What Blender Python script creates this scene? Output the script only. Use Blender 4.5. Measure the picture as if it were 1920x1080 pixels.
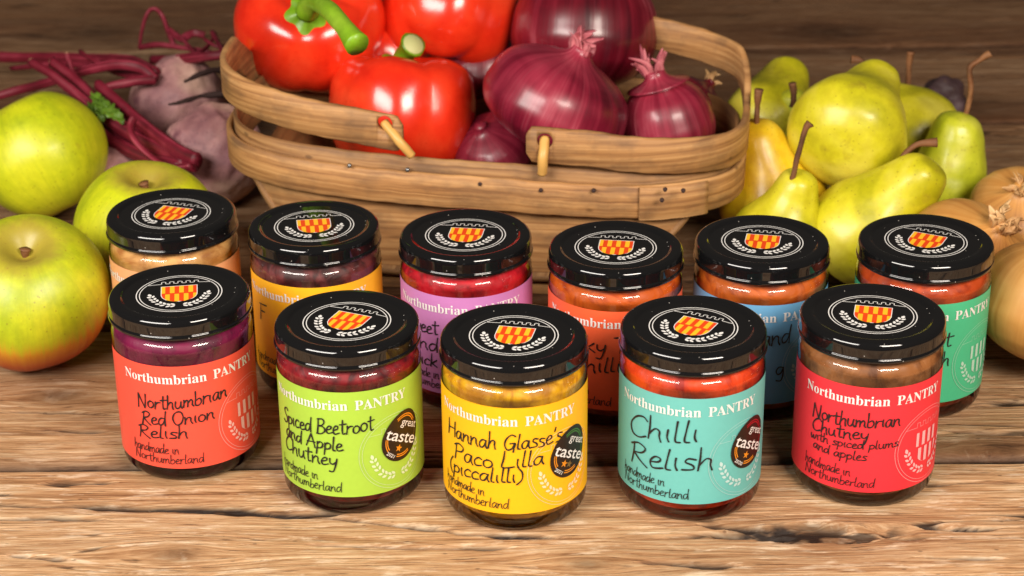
import bpy, bmesh, math, random
import numpy as np
from mathutils import Vector, Matrix, noise
PI = math.pi
R = math.radians
for o in list(bpy.data.objects): bpy.data.objects.remove(o)
SC = bpy.context.scene
COL = SC.collection

# ------------------------------------------------------------------ camera
CAM_H, PITCH, ROLL, FPX = 0.51145, R(25.0), R(0.623), 3821.35
cam = bpy.data.cameras.new('camera')
camo = bpy.data.objects.new('camera', cam); COL.objects.link(camo)
cam.sensor_width = 36.0; cam.lens = FPX/1920*36.0
camo.matrix_world = Matrix.Translation((0, 0, CAM_H)) @ Matrix.Rotation(PI/2-PITCH, 4, 'X') @ Matrix.Rotation(-ROLL, 4, 'Z')
cam.clip_start = 0.02; cam.clip_end = 50
cam.dof.use_dof = True; cam.dof.focus_distance = 1.0; cam.dof.aperture_fstop = 13
SC.camera = camo

def ray(px, py):                      # direction seen at a pixel of the 1920x1080 photograph
    a, b = px-960, 540-py; c, s = math.cos(ROLL), math.sin(ROLL)
    u, w = c*a+s*b, -s*a+c*b
    return Vector((u, FPX*math.cos(PITCH)+w*math.sin(PITCH), -FPX*math.sin(PITCH)+w*math.cos(PITCH)))
def gz(px, py, z):
    d = ray(px, py); return d*((z-CAM_H)/d.z)+Vector((0, 0, CAM_H))
def gy(px, py, y):
    d = ray(px, py); return d*(y/d.y)+Vector((0, 0, CAM_H))

# ------------------------------------------------------------------ light
SC.view_settings.view_transform = 'Standard'; SC.view_settings.look = 'None'
SC.view_settings.exposure = 0.0; SC.view_settings.gamma = 1.0
w = bpy.data.worlds.new('World'); SC.world = w; w.use_nodes = True
w.node_tree.nodes['Background'].inputs[0].default_value = (1.0, 0.86, 0.72, 1)
w.node_tree.nodes['Background'].inputs[1].default_value = 0.05
def area(name, loc, target, sx, sy, power, col):
    l = bpy.data.lights.new(name, 'AREA'); l.shape = 'RECTANGLE'; l.size = sx; l.size_y = sy
    l.energy = power; l.color = col
    o = bpy.data.objects.new(name, l); COL.objects.link(o); o.location = loc
    o.rotation_euler = (Vector(target)-Vector(loc)).to_track_quat('-Z', 'Y').to_euler()
    return o
area('softbox_window', (-0.64, 0.25, 0.68), (-0.02, 0.98, 0.05), 0.80, 0.32, 16.2, (1.0, 0.935, 0.86))
area('softbox_front', (0.50, 0.10, 0.74), (0.05, 0.95, 0.05), 0.52, 0.32, 16.2, (1.0, 0.89, 0.775))
SC.cycles.max_bounces = 10; SC.cycles.transparent_max_bounces = 16; SC.cycles.caustics_reflective = False; SC.cycles.caustics_refractive = False
SC.cycles.use_denoising = True

# ------------------------------------------------------------------ helpers
def srgb(r, g, b, k=1.0):
    f = lambda c: ((c/255)/12.92 if c/255 <= .04045 else ((c/255+.055)/1.055)**2.4)*k
    return (f(r), f(g), f(b), 1)
def tag(o, label=None, cat=None, group=None, kind=None):
    if label: o['label'] = label
    if cat: o['category'] = cat
    if group: o['group'] = group
    if kind: o['kind'] = kind
    return o
def empty(name, loc, label, cat, group=None):
    o = bpy.data.objects.new(name, None); COL.objects.link(o); o.location = loc; o.empty_display_size = .02
    return tag(o, label, cat, group)
def link(name, me, parent=None):
    o = bpy.data.objects.new(name, me); COL.objects.link(o)
    if parent: o.parent = parent
    return o
class MB:
    """collects vertices and faces, links them as ONE mesh object"""
    def __init__(s): s.v = []; s.f = []; s.m = []; s.a = []; s.uv = {}
    def add(s, vs, fs, mi=0, attr=None):
        o = len(s.v); s.v += [tuple(p) for p in vs]; s.f += [tuple(i+o for i in f) for f in fs]; s.m += [mi]*len(fs)
        s.a += list(attr) if attr is not None else [(0, 0, 0)]*len(vs)
    def map(s, fn): s.v = [tuple(fn(*p)) for p in s.v]
    def mesh(s, name, mats, smooth=True):
        me = bpy.data.meshes.new(name); me.from_pydata(s.v, [], s.f)
        for m in (mats if isinstance(mats, (list, tuple)) else [mats]): me.materials.append(m)
        me.polygons.foreach_set('material_index', s.m); me.polygons.foreach_set('use_smooth', [smooth]*len(s.f))
        at = me.attributes.new('mer', 'FLOAT_VECTOR', 'POINT'); at.data.foreach_set('vector', np.array(s.a, dtype=np.float32).ravel())
        me.update(); return me
    def build(s, name, mats, parent=None, smooth=True): return link(name, s.mesh(name, mats, smooth), parent)
def catmull(pts, n=8, closed=False):
    P = [Vector(p) for p in pts]; out = []
    if len(P) < 3 and not closed:
        return [P[0].lerp(P[-1], i/n) for i in range(n+1)]
    L = len(P)
    for i in range(L if closed else L-1):
        g = (lambda k: P[k % L]) if closed else (lambda k: P[min(max(k, 0), L-1)])
        a, b, c, d = g(i-1), g(i), g(i+1), g(i+2)
        for k in range(n):
            t = k/n
            out.append(.5*((2*b)+(c-a)*t+(2*a-5*b+4*c-d)*t*t+(3*b-a-3*c+d)*t**3))
    if not closed: out.append(P[-1].copy())
    return out
def interp(tab, t):                    # smooth table lookup, tab = [(t, v)...]
    if t <= tab[0][0]: return tab[0][1]
    for i in range(len(tab)-1):
        if t <= tab[i+1][0]:
            t0, v1 = tab[i]; t1, v2 = tab[i+1]; u = (t-t0)/(t1-t0)
            v0 = tab[i-1][1] if i > 0 else v1; v3 = tab[i+2][1] if i+2 < len(tab) else v2
            d0 = (v2-v0)*.5 if i > 0 else (v2-v1); d1 = (v3-v1)*.5 if i+2 < len(tab) else (v2-v1)
            return (2*u**3-3*u*u+1)*v1+(u**3-2*u*u+u)*d0+(-2*u**3+3*u*u)*v2+(u**3-u*u)*d1
    return tab[-1][1]
def revolve(mb, fn, nu, nv, mi=0, caps=True):
    """fn(u, phi) -> Vector; u 0..1 pole to pole"""
    vs, at, fs = [], [], []
    for i in range(nu+1):
        u = i/nu
        if caps and i in (0, nu):
            vs.append(sum((fn(u, 2*PI*j/8) for j in range(8)), Vector())/8); at.append((0, 0, u)); continue
        for j in range(nv):
            ph = 2*PI*j/nv; vs.append(fn(u, ph)); at.append((math.cos(ph), math.sin(ph), u))
    def idx(i, j):
        if caps:
            if i == 0: return 0
            if i == nu: return 1+(nu-1)*nv
            return 1+(i-1)*nv+j % nv
        return i*nv+j % nv
    for i in range(nu):
        for j in range(nv):
            q = [idx(i, j), idx(i, j+1), idx(i+1, j+1), idx(i+1, j)]
            q = [q[k] for k in range(4) if q[k] != q[k-1]]
            fs.append(q)
    mb.add(vs, fs, mi, at)
def lathe(mb, prof, nv=96, mi=0):
    """prof: list of (r, z); r=0 ends close"""
    vs, fs, at = [], [], []; rows = []
    for k, (r, z) in enumerate(prof):
        if r < 1e-7: rows.append([len(vs)]); vs.append((0, 0, z)); at.append((0, 0, k/len(prof)))
        else:
            rows.append(list(range(len(vs), len(vs)+nv)))
            for j in range(nv):
                a = 2*PI*j/nv; vs.append((r*math.cos(a), r*math.sin(a), z)); at.append((math.cos(a), math.sin(a), k/len(prof)))
    for A, B in zip(rows, rows[1:]):
        for j in range(nv):
            a0, a1 = A[j % len(A)], A[(j+1) % len(A)]; b0, b1 = B[j % len(B)], B[(j+1) % len(B)]
            q = []
            for i in (a0, a1, b1, b0):
                if i not in q: q.append(i)
            if len(q) > 2: fs.append(q)
    mb.add(vs, fs, mi, at)
def roundprof(pts, n=5):
    """polyline profile [(r, z, fillet)] with rounded corners"""
    out = []
    for i, p in enumerate(pts):
        f = p[2] if len(p) > 2 else 0
        if f <= 0 or i in (0, len(pts)-1): out.append((p[0], p[1])); continue
        A, B, C = Vector(pts[i-1][:2]), Vector(p[:2]), Vector(pts[i+1][:2])
        f1 = min(f, (A-B).length*.49); f2 = min(f, (C-B).length*.49)
        s, e = B+(A-B).normalized()*f1, B+(C-B).normalized()*f2
        for k in range(n+1):
            t = k/n; q = s*(1-t)**2+B*2*t*(1-t)+e*t*t; out.append((q.x, q.y))
    return out
def tube(mb, pts, rad, nv=10, mi=0, n=6, flat=1.0, rough=0.0, seed=0):
    """rad: number or list per control point"""
    P = catmull(pts, n); L = len(P)
    rr = rad if isinstance(rad, (list, tuple)) else [rad]*len(pts)
    vs, at, fs = [], [], []
    T0 = (P[1]-P[0]).normalized(); up = Vector((0, 0, 1)) if abs(T0.z) < .9 else Vector((1, 0, 0))
    N = (up-T0*up.dot(T0)).normalized()
    for i, p in enumerate(P):
        T = (P[min(i+1, L-1)]-P[max(i-1, 0)]).normalized()
        N = (N-T*N.dot(T)).normalized(); B = T.cross(N)
        x = i/(L-1)*(len(rr)-1); k = min(int(x), len(rr)-2); r = rr[k]+(rr[k+1]-rr[k])*(x-k)
        for j in range(nv):
            a = 2*PI*j/nv
            q = 1.0
            if rough: q += rough*noise.noise(Vector((math.cos(a)*1.3+seed, math.sin(a)*1.3, i/L*len(pts)*1.4)))
            vs.append(p+N*(r*math.cos(a)*q)+B*(r*math.sin(a)*flat*q)); at.append((math.cos(a), math.sin(a), i/(L-1)))
    for i in range(L-1):
        for j in range(nv):
            fs.append((i*nv+j, i*nv+(j+1) % nv, (i+1)*nv+(j+1) % nv, (i+1)*nv+j))
    b = len(vs); vs += [P[0], P[-1]]; at += [(0, 0, 0), (0, 0, 1)]
    for j in range(nv):
        fs.append((b, (j+1) % nv, j)); fs.append((b+1, (L-1)*nv+j, (L-1)*nv+(j+1) % nv))
    mb.add(vs, fs, mi, at)
def orient(axis, roll=0.0):
    """matrix turning +Z onto axis"""
    return Vector((0, 0, 1)).rotation_difference(Vector(axis).normalized()).to_matrix().to_4x4() @ Matrix.Rotation(roll, 4, 'Z')
def fbm(v, o=3):
    s, a = 0.0, 1.0
    for _ in range(o): s += a*noise.noise(v); v = v*2.03; a *= .5
    return s

# ---- node helpers
def newmat(name):
    m = bpy.data.materials.new(name); m.use_nodes = True; nt = m.node_tree
    return m, nt, nt.nodes['Principled BSDF']
def nd(nt, typ, inputs=None, **kw):
    n = nt.nodes.new(typ)
    for k, v in kw.items(): setattr(n, k, v)
    for k, v in (inputs or {}).items():
        if hasattr(v, 'is_output'): nt.links.new(v, n.inputs[k])
        else: n.inputs[k].default_value = v
    return n
def coord(nt, scale=(1, 1, 1), which='Object', attr=None, loc=(0, 0, 0)):
    if attr: src = nd(nt, 'ShaderNodeAttribute', attribute_name=attr).outputs['Vector']
    else: src = nd(nt, 'ShaderNodeTexCoord').outputs[which]
    return nd(nt, 'ShaderNodeMapping', {'Vector': src, 'Scale': scale, 'Location': loc}).outputs[0]
def noi(nt, vec, scale, detail=4, rough=.55, dist=0.0):
    return nd(nt, 'ShaderNodeTexNoise', {'Vector': vec, 'Scale': scale, 'Detail': detail, 'Roughness': rough, 'Distortion': dist}).outputs[0]
def ramp(nt, fac, stops, interp='LINEAR'):
    n = nd(nt, 'ShaderNodeValToRGB', {'Fac': fac}); cr = n.color_ramp; cr.interpolation = interp
    while len(cr.elements) < len(stops): cr.elements.new(0.5)
    for e, (p, c) in zip(cr.elements, stops):
        e.position = p; e.color = c if isinstance(c, (tuple, list)) else (c, c, c, 1)
    return n.outputs[0]
def mix(nt, fac, a, b, mode='MIX'):
    n = nd(nt, 'ShaderNodeMix', data_type='RGBA', blend_type=mode)
    for k, v in ((0, fac), (6, a), (7, b)):
        if hasattr(v, 'is_output'): nt.links.new(v, n.inputs[k])
        else: n.inputs[k].default_value = v
    return n.outputs[2]
def math_(nt, op, a, b=0.0, c=0.0, clamp=False):
    n = nd(nt, 'ShaderNodeMath', operation=op, use_clamp=clamp)
    for k, v in enumerate((a, b, c)):
        if hasattr(v, 'is_output'): nt.links.new(v, n.inputs[k])
        else: n.inputs[k].default_value = v
    return n.outputs[0]
def bump(nt, bsdf, h, strength=.3, dist=.001, prev=None):
    n = nd(nt, 'ShaderNodeBump', {'Height': h, 'Strength': strength, 'Distance': dist})
    if prev: nt.links.new(prev.outputs[0], n.inputs['Normal'])
    nt.links.new(n.outputs[0], bsdf.inputs['Normal']); return n
def sep(nt, vec): return nd(nt, 'ShaderNodeSeparateXYZ', {0: vec}).outputs
def setp(b, **kw):
    for k, v in kw.items(): b.inputs[k.replace('_', ' ')].default_value = v

# ------------------------------------------------------------------ materials
def plain(name, col, rough=.5, spec=.5, **kw):
    m, nt, b = newmat(name); setp(b, Base_Color=col, Roughness=rough, **kw); b.inputs['Specular IOR Level'].default_value = spec
    return m
def table_material():
    m, nt, b = newmat('weathered_timber')
    P = coord(nt)
    tone = nd(nt, 'ShaderNodeAttribute', attribute_name='tone'); T = sep(nt, tone.outputs['Vector'])   # x: plank tone, y: crack dirt, z: bleached wear
    G = lambda sx, sy, l=(0, 0, 0): coord(nt, (sx, sy, 1), attr='gw', loc=l)
    fine = noi(nt, G(30, 640), 1.0, 6, .72, .15)
    mid = noi(nt, G(6.0, 120, (3, 0, 0)), 1.0, 7, .68, .5)
    broad = noi(nt, G(2.2, 17, (0, 7, 0)), 1.0, 4, .55, .6)
    patch = noi(nt, G(34, 170), 1.0, 5, .7, .3)
    dash = noi(nt, G(44, 700, (9, 1, 0)), 1.0, 3, .6, .1)
    g = math_(nt, 'ADD', math_(nt, 'MULTIPLY', fine, .62), math_(nt, 'MULTIPLY', mid, .38))
    light = ramp(nt, g, [(.34, srgb(92, 60, 38)), (.42, srgb(166, 121, 81)), (.51, srgb(206, 163, 119)), (.62, srgb(234, 206, 168))])
    dark = ramp(nt, g, [(.34, srgb(42, 25, 16)), (.44, srgb(84, 54, 36)), (.54, srgb(118, 82, 56)), (.66, srgb(152, 114, 82))])
    col = mix(nt, T[0], dark, light)
    col = mix(nt, math_(nt, 'MULTIPLY', ramp(nt, broad, [(.44, 0.0), (.66, 1.0)]), .34), col, srgb(132, 86, 52), 'MIX')
    wear = math_(nt, 'MULTIPLY', ramp(nt, patch, [(.54, 0.0), (.66, 1.0)]), T[2])
    col = mix(nt, math_(nt, 'MULTIPLY', wear, .7), col, srgb(234, 210, 180))
    col = mix(nt, math_(nt, 'MULTIPLY', ramp(nt, dash, [(.30, 1.0), (.40, 0.0)]), .8), col, srgb(70, 44, 28))
    col = mix(nt, T[1], col, srgb(34, 22, 15))
    speck = ramp(nt, nd(nt, 'ShaderNodeTexVoronoi', {'Vector': coord(nt, (60, 120, 60)), 'Scale': 1.0}).outputs['Distance'], [(.05, 1.0), (.09, 0.0)])
    col = mix(nt, math_(nt, 'MULTIPLY', speck, .55), col, srgb(60, 38, 24))
    nt.links.new(col, b.inputs['Base Color'])
    rg = ramp(nt, fine, [(.3, .75), (.7, .5)]); nt.links.new(rg, b.inputs['Roughness']); b.inputs['Specular IOR Level'].default_value = .3
    bump(nt, b, math_(nt, 'ADD', fine, math_(nt, 'MULTIPLY', mid, 1.2)), .8, .0014)
    return m
M_TABLE = table_material()
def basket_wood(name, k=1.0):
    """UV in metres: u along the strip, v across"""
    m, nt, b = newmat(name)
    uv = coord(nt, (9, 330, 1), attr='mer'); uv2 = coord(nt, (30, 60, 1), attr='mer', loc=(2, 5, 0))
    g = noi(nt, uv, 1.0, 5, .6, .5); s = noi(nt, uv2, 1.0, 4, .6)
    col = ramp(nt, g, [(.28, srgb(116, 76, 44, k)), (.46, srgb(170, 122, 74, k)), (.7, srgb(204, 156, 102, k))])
    col = mix(nt, math_(nt, 'MULTIPLY', ramp(nt, s, [(.44, 0.0), (.70, 1.0)]), .7), col, srgb(96, 72, 54, k))
    v = ramp(nt, nd(nt, 'ShaderNodeTexVoronoi', {'Vector': coord(nt, (38, 75, 1), attr='mer'), 'Scale': 1.0}).outputs['Distance'], [(.06, 1.0), (.12, 0.0)])
    col = mix(nt, math_(nt, 'MULTIPLY', v, .55), col, srgb(70, 46, 28, k))
    nt.links.new(col, b.inputs['Base Color']); setp(b, Roughness=.55); b.inputs['Specular IOR Level'].default_value = .35
    bump(nt, b, g, .35, .0008)
    return m
M_BAND = basket_wood('trug_timber'); M_BANDIN = basket_wood('trug_inner_timber', .72); M_BOARD_SHADE = basket_wood('trug_board_painted_shade', .82)  # side board copy is darkened: shade low on the trug put into its colour
M_PEG = plain('pale_dowel', srgb(214, 164, 88), .45)
M_NAIL = plain('steel_nail', srgb(150, 150, 150), .35, Metallic=.9)

def fruit_mat(name, stops, spots=srgb(120, 90, 30), spot_scale=340, rough=.42, coat=.08, blotch=None, bl=.5, bumpk=.08, sss=.0, lo=(.3, .7), dotk=.45, ovl=.09):
    m, nt, b = newmat(name)
    n1 = noi(nt, coord(nt), 22, 3, .5, .4)
    n = len(stops)
    col = ramp(nt, n1, [(lo[0]+(lo[1]-lo[0])*i/(n-1), c) for i, c in enumerate(stops)])
    if blotch:
        b1 = noi(nt, coord(nt, loc=(4, 2, 1)), 45, 5, .65)
        col = mix(nt, math_(nt, 'MULTIPLY', ramp(nt, b1, [(.6, 0.0), (.72, 1.0)]), bl), col, blotch)
    v = nd(nt, 'ShaderNodeTexVoronoi', {'Vector': coord(nt), 'Scale': spot_scale})
    dots = ramp(nt, v.outputs['Distance'], [(.12, 1.0), (.22, 0.0)])
    keep = ramp(nt, sep(nt, v.outputs['Color'])[0], [(.5, 0.0), (.6, 1.0)])
    col = mix(nt, math_(nt, 'MULTIPLY', math_(nt, 'MULTIPLY', dots, keep), dotk), col, spots)
    nt.links.new(col, b.inputs['Base Color']); setp(b, Roughness=rough, Coat_Weight=coat, Coat_Roughness=.2)
    if sss: setp(b, Subsurface_Weight=sss, Subsurface_Scale=.004); b.inputs['Subsurface Radius'].default_value = (1, .6, .25)
    n2 = noi(nt, coord(nt, loc=(7, 7, 7)), 190, 3, .6)
    col = mix(nt, ovl, col, ramp(nt, n2, [(.35, 0.0), (.65, 1.0)]), 'OVERLAY'); nt.links.new(col, b.inputs['Base Color'])
    bump(nt, b, math_(nt, 'ADD', noi(nt, coord(nt), 70, 4, .6), math_(nt, 'MULTIPLY', noi(nt, coord(nt), 520, 2, .6), .18)), bumpk, .003)
    return m, nt, b, col
def streak(r, dark, k=.5):
    m, nt, b, col = r; st = noi(nt, coord(nt, (16, 16, 2.4), attr='mer'), 1.0, 5, .7)
    c2 = mix(nt, math_(nt, 'MULTIPLY', ramp(nt, st, [(.46, 0.0), (.66, 1.0)]), k), col, dark)
    u = sep(nt, coord(nt, attr='mer'))[2]; rs = math_(nt, 'ADD', u, math_(nt, 'MULTIPLY', noi(nt, coord(nt), 60, 4, .6), .16))
    c2 = mix(nt, ramp(nt, rs, [(.18, .75), (.27, 0.0)]), c2, srgb(150, 124, 52))
    nt.links.new(c2, b.inputs['Base Color']); return m, nt, b, c2
M_APPLE = streak(fruit_mat('green_apple_skin', [srgb(160, 174, 18), srgb(194, 200, 24), srgb(212, 212, 36)], spots=srgb(110, 80, 20), blotch=srgb(168, 130, 40), bl=.5), srgb(140, 160, 22), .28)[0]
def blush_apple():
    m, nt, b, col = streak(fruit_mat('blushed_apple_skin', [srgb(148, 168, 22), srgb(184, 190, 26), srgb(206, 200, 40)], spots=srgb(120, 80, 30), blotch=srgb(200, 170, 60), bl=.4), srgb(130, 152, 24), .25)
    z = sep(nt, coord(nt))[2]
    nn = noi(nt, coord(nt, attr='mer', scale=(14, 14, 1.5)), 1.0, 4, .6)
    f = math_(nt, 'ADD', math_(nt, 'MULTIPLY', z, -26.0), math_(nt, 'MULTIPLY', nn, .55))
    col2 = ramp(nt, f, [(.05, srgb(176, 180, 28)), (.35, srgb(212, 150, 36)), (.7, srgb(196, 92, 30)), (1.0, srgb(150, 60, 26))])
    col = mix(nt, ramp(nt, f, [(.0, 0.0), (.3, 1.0)]), col, col2)
    nt.links.new(col, b.inputs['Base Color'])
    return m
M_APPLE_BLUSH = blush_apple()
M_STEM = fruit_mat('brown_twig', [srgb(70, 42, 22), srgb(120, 76, 42), srgb(150, 106, 66)], rough=.7, coat=0, bumpk=.4, spot_scale=500)[0]
M_PEAR_Y = fruit_mat('yellow_pear_skin', [srgb(198, 154, 18), srgb(224, 186, 30), srgb(232, 200, 62)], spots=srgb(140, 100, 30), blotch=srgb(180, 140, 30), bl=.4, rough=.40, coat=.18, lo=(.38, .64), bumpk=.10)[0]
M_PEAR_G = fruit_mat('green_pear_skin', [srgb(172, 180, 30), srgb(198, 202, 48), srgb(218, 214, 88)], spots=srgb(110, 100, 30), blotch=srgb(180, 150, 40), bl=.35, rough=.40, coat=.18, lo=(.38, .64), bumpk=.10)[0]
M_PEAR_M = fruit_mat('greenish_yellow_pear_skin', [srgb(176, 170, 20), srgb(206, 196, 36), srgb(224, 212, 76)], spots=srgb(120, 90, 30), blotch=srgb(150, 116, 44), bl=.5, rough=.40, coat=.18, lo=(.38, .64), bumpk=.10)[0]
M_PEPPER = fruit_mat('red_pepper_skin', [srgb(206, 34, 16), srgb(230, 52, 24), srgb(242, 76, 40)], spots=srgb(200, 30, 10), rough=.20, coat=.45, bumpk=.06, blotch=srgb(186, 20, 12), bl=.35)[0]
M_PEPSTEM = fruit_mat('green_pepper_stem', [srgb(84, 128, 14), srgb(120, 164, 26), srgb(150, 186, 50)], rough=.4, coat=.1, bumpk=.15)[0]
M_PEPCUT = plain('cut_stem_end', srgb(206, 206, 140), .6)
def onion_mat(name, cols, pale, rough=.25, coat=.35, streak=.5):
    m, nt, b = newmat(name)
    me = coord(nt, (7, 7, .55), attr='mer'); me2 = coord(nt, (26, 26, .8), attr='mer')
    a = noi(nt, me, 1.0, 4, .6, .4); c = noi(nt, me2, 1.0, 3, .6)
    big = noi(nt, coord(nt), 26, 3, .55, .8)
    f = math_(nt, 'ADD', math_(nt, 'MULTIPLY', a, .6), math_(nt, 'MULTIPLY', big, .4))
    n = len(cols); f = math_(nt, 'ADD', math_(nt, 'MULTIPLY', f, .55), math_(nt, 'MULTIPLY', noi(nt, coord(nt, loc=(1, 1, 1)), 17, 2, .5, .3), .45))
    col = ramp(nt, f, [(.36+.28*i/(n-1), k) for i, k in enumerate(cols)])
    col = mix(nt, math_(nt, 'MULTIPLY', ramp(nt, c, [(.55, 0.0), (.75, 1.0)]), streak*.4), col, pale)
    nt.links.new(col, b.inputs['Base Color']); setp(b, Roughness=rough, Coat_Weight=coat, Coat_Roughness=.18)
    bump(nt, b, math_(nt, 'ADD', math_(nt, 'MULTIPLY', c, .6), math_(nt, 'MULTIPLY', big, .8)), .09, .002)
    return m
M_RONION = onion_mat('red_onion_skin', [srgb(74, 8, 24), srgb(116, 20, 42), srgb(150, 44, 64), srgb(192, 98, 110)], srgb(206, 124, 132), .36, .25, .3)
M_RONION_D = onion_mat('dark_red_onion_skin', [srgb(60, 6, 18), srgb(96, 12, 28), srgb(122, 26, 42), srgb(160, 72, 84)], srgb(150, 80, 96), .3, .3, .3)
M_RPAPER = onion_mat('pink_papery_skin', [srgb(120, 40, 60), srgb(176, 84, 96), srgb(206, 130, 132)], srgb(220, 170, 150), .5, 0, .5)
M_BONION = onion_mat('brown_onion_skin', [srgb(150, 92, 42), srgb(198, 140, 70), srgb(220, 172, 102)], srgb(226, 186, 122), .5, .05, .2)
M_BPAPER = onion_mat('tan_papery_skin', [srgb(160, 110, 70), srgb(206, 160, 104), srgb(226, 192, 144)], srgb(232, 206, 166), .6, 0, .5)
M_BEET = fruit_mat('beetroot_skin', [srgb(116, 70, 80), srgb(172, 124, 122), srgb(210, 172, 152)], spots=srgb(60, 36, 32), blotch=srgb(92, 40, 60), bl=.7, rough=.6, coat=0, bumpk=.4)[0]
def stalk_mat():
    m, nt, b = newmat('beet_stalk')
    a = math_(nt, 'ADD', math_(nt, 'MULTIPLY', noi(nt, coord(nt, (2.2, 2.2, 1.2), attr='mer'), 1.0, 3, .6), .6), math_(nt, 'MULTIPLY', noi(nt, coord(nt), 28, 3, .6), .4))
    col = ramp(nt, a, [(.34, srgb(62, 6, 18)), (.5, srgb(112, 14, 36)), (.68, srgb(176, 66, 86))])
    nt.links.new(col, b.inputs['Base Color']); setp(b, Roughness=.55); return m
M_STALK = stalk_mat()
M_STALKEND = plain('cut_stalk_end', srgb(190, 140, 110), .7)
M_LEAF = fruit_mat('young_leaf', [srgb(58, 84, 18), srgb(88, 120, 30), srgb(120, 150, 60)], rough=.45, coat=.1)[0]
M_ROOT = plain('dry_root', srgb(54, 34, 30), .8)

# jar materials
def glass_mat():
    m = bpy.data.materials.new('jar_glass'); m.use_nodes = True; nt = m.node_tree
    for n in list(nt.nodes): nt.nodes.remove(n)
    tr = nd(nt, 'ShaderNodeBsdfTransparent', {'Color': (.97, .98, .97, 1)}); gl = nd(nt, 'ShaderNodeBsdfGlossy', {'Color': (1, 1, 1, 1), 'Roughness': .02})
    fr = nd(nt, 'ShaderNodeFresnel', {'IOR': 1.5})
    wob = nd(nt, 'ShaderNodeBump', {'Height': noi(nt, coord(nt), 45, 1, .5), 'Strength': .02, 'Distance': .004})
    nt.links.new(wob.outputs[0], gl.inputs['Normal']); nt.links.new(wob.outputs[0], fr.inputs['Normal'])
    fac = math_(nt, 'MULTIPLY', fr.outputs[0], 1.1, clamp=True)
    mx = nd(nt, 'ShaderNodeMixShader', {0: fac, 1: tr.outputs[0], 2: gl.outputs[0]})
    nt.links.new(mx.outputs[0], nd(nt, 'ShaderNodeOutputMaterial').inputs[0]); return m
M_GLASS = glass_mat()
def lid_mat():
    m, nt, b = newmat('black_lid_lacquer')
    v = nd(nt, 'ShaderNodeTexVoronoi', {'Vector': coord(nt), 'Scale': 330})
    d = ramp(nt, v.outputs['Distance'], [(.06, 1.0), (.1, 0.0)]); k = ramp(nt, sep(nt, v.outputs['Color'])[0], [(.86, 0.0), (.88, 1.0)])
    dust = math_(nt, 'MULTIPLY', d, k)
    nt.links.new(mix(nt, dust, (.006, .006, .0065, 1), (.45, .42, .38, 1)), b.inputs['Base Color'])
    sm = ramp(nt, noi(nt, coord(nt), 90, 4, .65, .8), [(.45, 0.0), (.7, 1.0)])
    nt.links.new(math_(nt, 'ADD', math_(nt, 'ADD', .03, math_(nt, 'MULTIPLY', sm, .08)), math_(nt, 'MULTIPLY', dust, .6)), b.inputs['Roughness'])
    setp(b, Coat_Weight=.5, Coat_Roughness=.02); b.inputs['Specular IOR Level'].default_value = .5
    return m
M_LID = lid_mat()
M_WHITE = plain('white_print', (.82, .8, .77, 1), .4); M_INK = plain('black_ink', (.012, .011, .012, 1), .5)
M_YEL = plain('yellow_print', srgb(252, 186, 40), .4); M_RED = plain('red_orange_print', srgb(224, 70, 22), .4)
M_BADGE = plain('badge_brown', srgb(38, 24, 18), .35); M_GOLD = plain('badge_gold', srgb(226, 140, 30), .4)
M_BGREEN = plain('badge_green', srgb(70, 120, 50), .4); M_BRED = plain('badge_red', srgb(170, 20, 36), .4); M_BDULL = plain('badge_dull_gold', srgb(120, 96, 50), .4)
def label_mat(name, col):
    m, nt, b = newmat(name)
    n = noi(nt, coord(nt), 400, 2, .5)
    nt.links.new(mix(nt, n, tuple(c*.95 for c in col[:3])+(1,), tuple(min(1, c*1.04) for c in col[:3])+(1,)), b.inputs['Base Color'])
    setp(b, Roughness=.42); b.inputs['Specular IOR Level'].default_value = .4; return m
def contents_mat(name, dark, mid, light, scale=160, chunk=.5, sss=0.0):
    m, nt, b = newmat(name)
    P = coord(nt)
    v = nd(nt, 'ShaderNodeTexVoronoi', {'Vector': P, 'Scale': scale, 'Randomness': 1.0, 'Smoothness': .55}, feature='SMOOTH_F1'); n = noi(nt, P, scale*.42, 5, .62, 1.2)
    f = math_(nt, 'ADD', math_(nt, 'MULTIPLY', v.outputs['Distance'], chunk*.7), math_(nt, 'MULTIPLY', n, 1.0-chunk*.35))
    col = ramp(nt, f, [(.28, light), (.40, mid), (.52, mid), (.70, dark)])
    nt.links.new(col, b.inputs['Base Color']); setp(b, Roughness=.55)
    if sss: setp(b, Subsurface_Weight=sss, Subsurface_Scale=.006)
    bump(nt, b, math_(nt, 'SUBTRACT', n, v.outputs['Distance']), .3, .003)
    return m

# ------------------------------------------------------------------ table top
rng = np.random.default_rng(7)
def vnoise(x, y, seed):
    r = np.random.default_rng(seed); N = 256; tab = r.random((N, N))
    xi = np.floor(x).astype(int); yi = np.floor(y).astype(int); fx = x-xi; fy = y-yi
    fx = fx*fx*(3-2*fx); fy = fy*fy*(3-2*fy)
    g = lambda a, b: tab[a % N, b % N]
    return (g(xi, yi)*(1-fx)+g(xi+1, yi)*fx)*(1-fy)+(g(xi, yi+1)*(1-fx)+g(xi+1, yi+1)*fx)*fy
def fb(x, y, seed, o=4):
    s = 0; a = .5; t = 0
    for k in range(o): s = s+a*vnoise(x*2**k, y*2**k, seed+k); t += a; a *= .5
    return s/t
def sst(a, b, x):
    t = np.clip((x-a)/(b-a), 0, 1); return t*t*(3-2*t)
PIT = gz(1545, 998, 0)
KNOTS = [(*gz(a, b, 0)[:2], r) for a, b, r in ((110, 742, .016), (1855, 842, .014), (1548, 1000, .010), (330, 1040, .012), (1890, 690, .02), (1100, 1058, .010), (180, 60, .03), (1560, 60, .03))]
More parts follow.
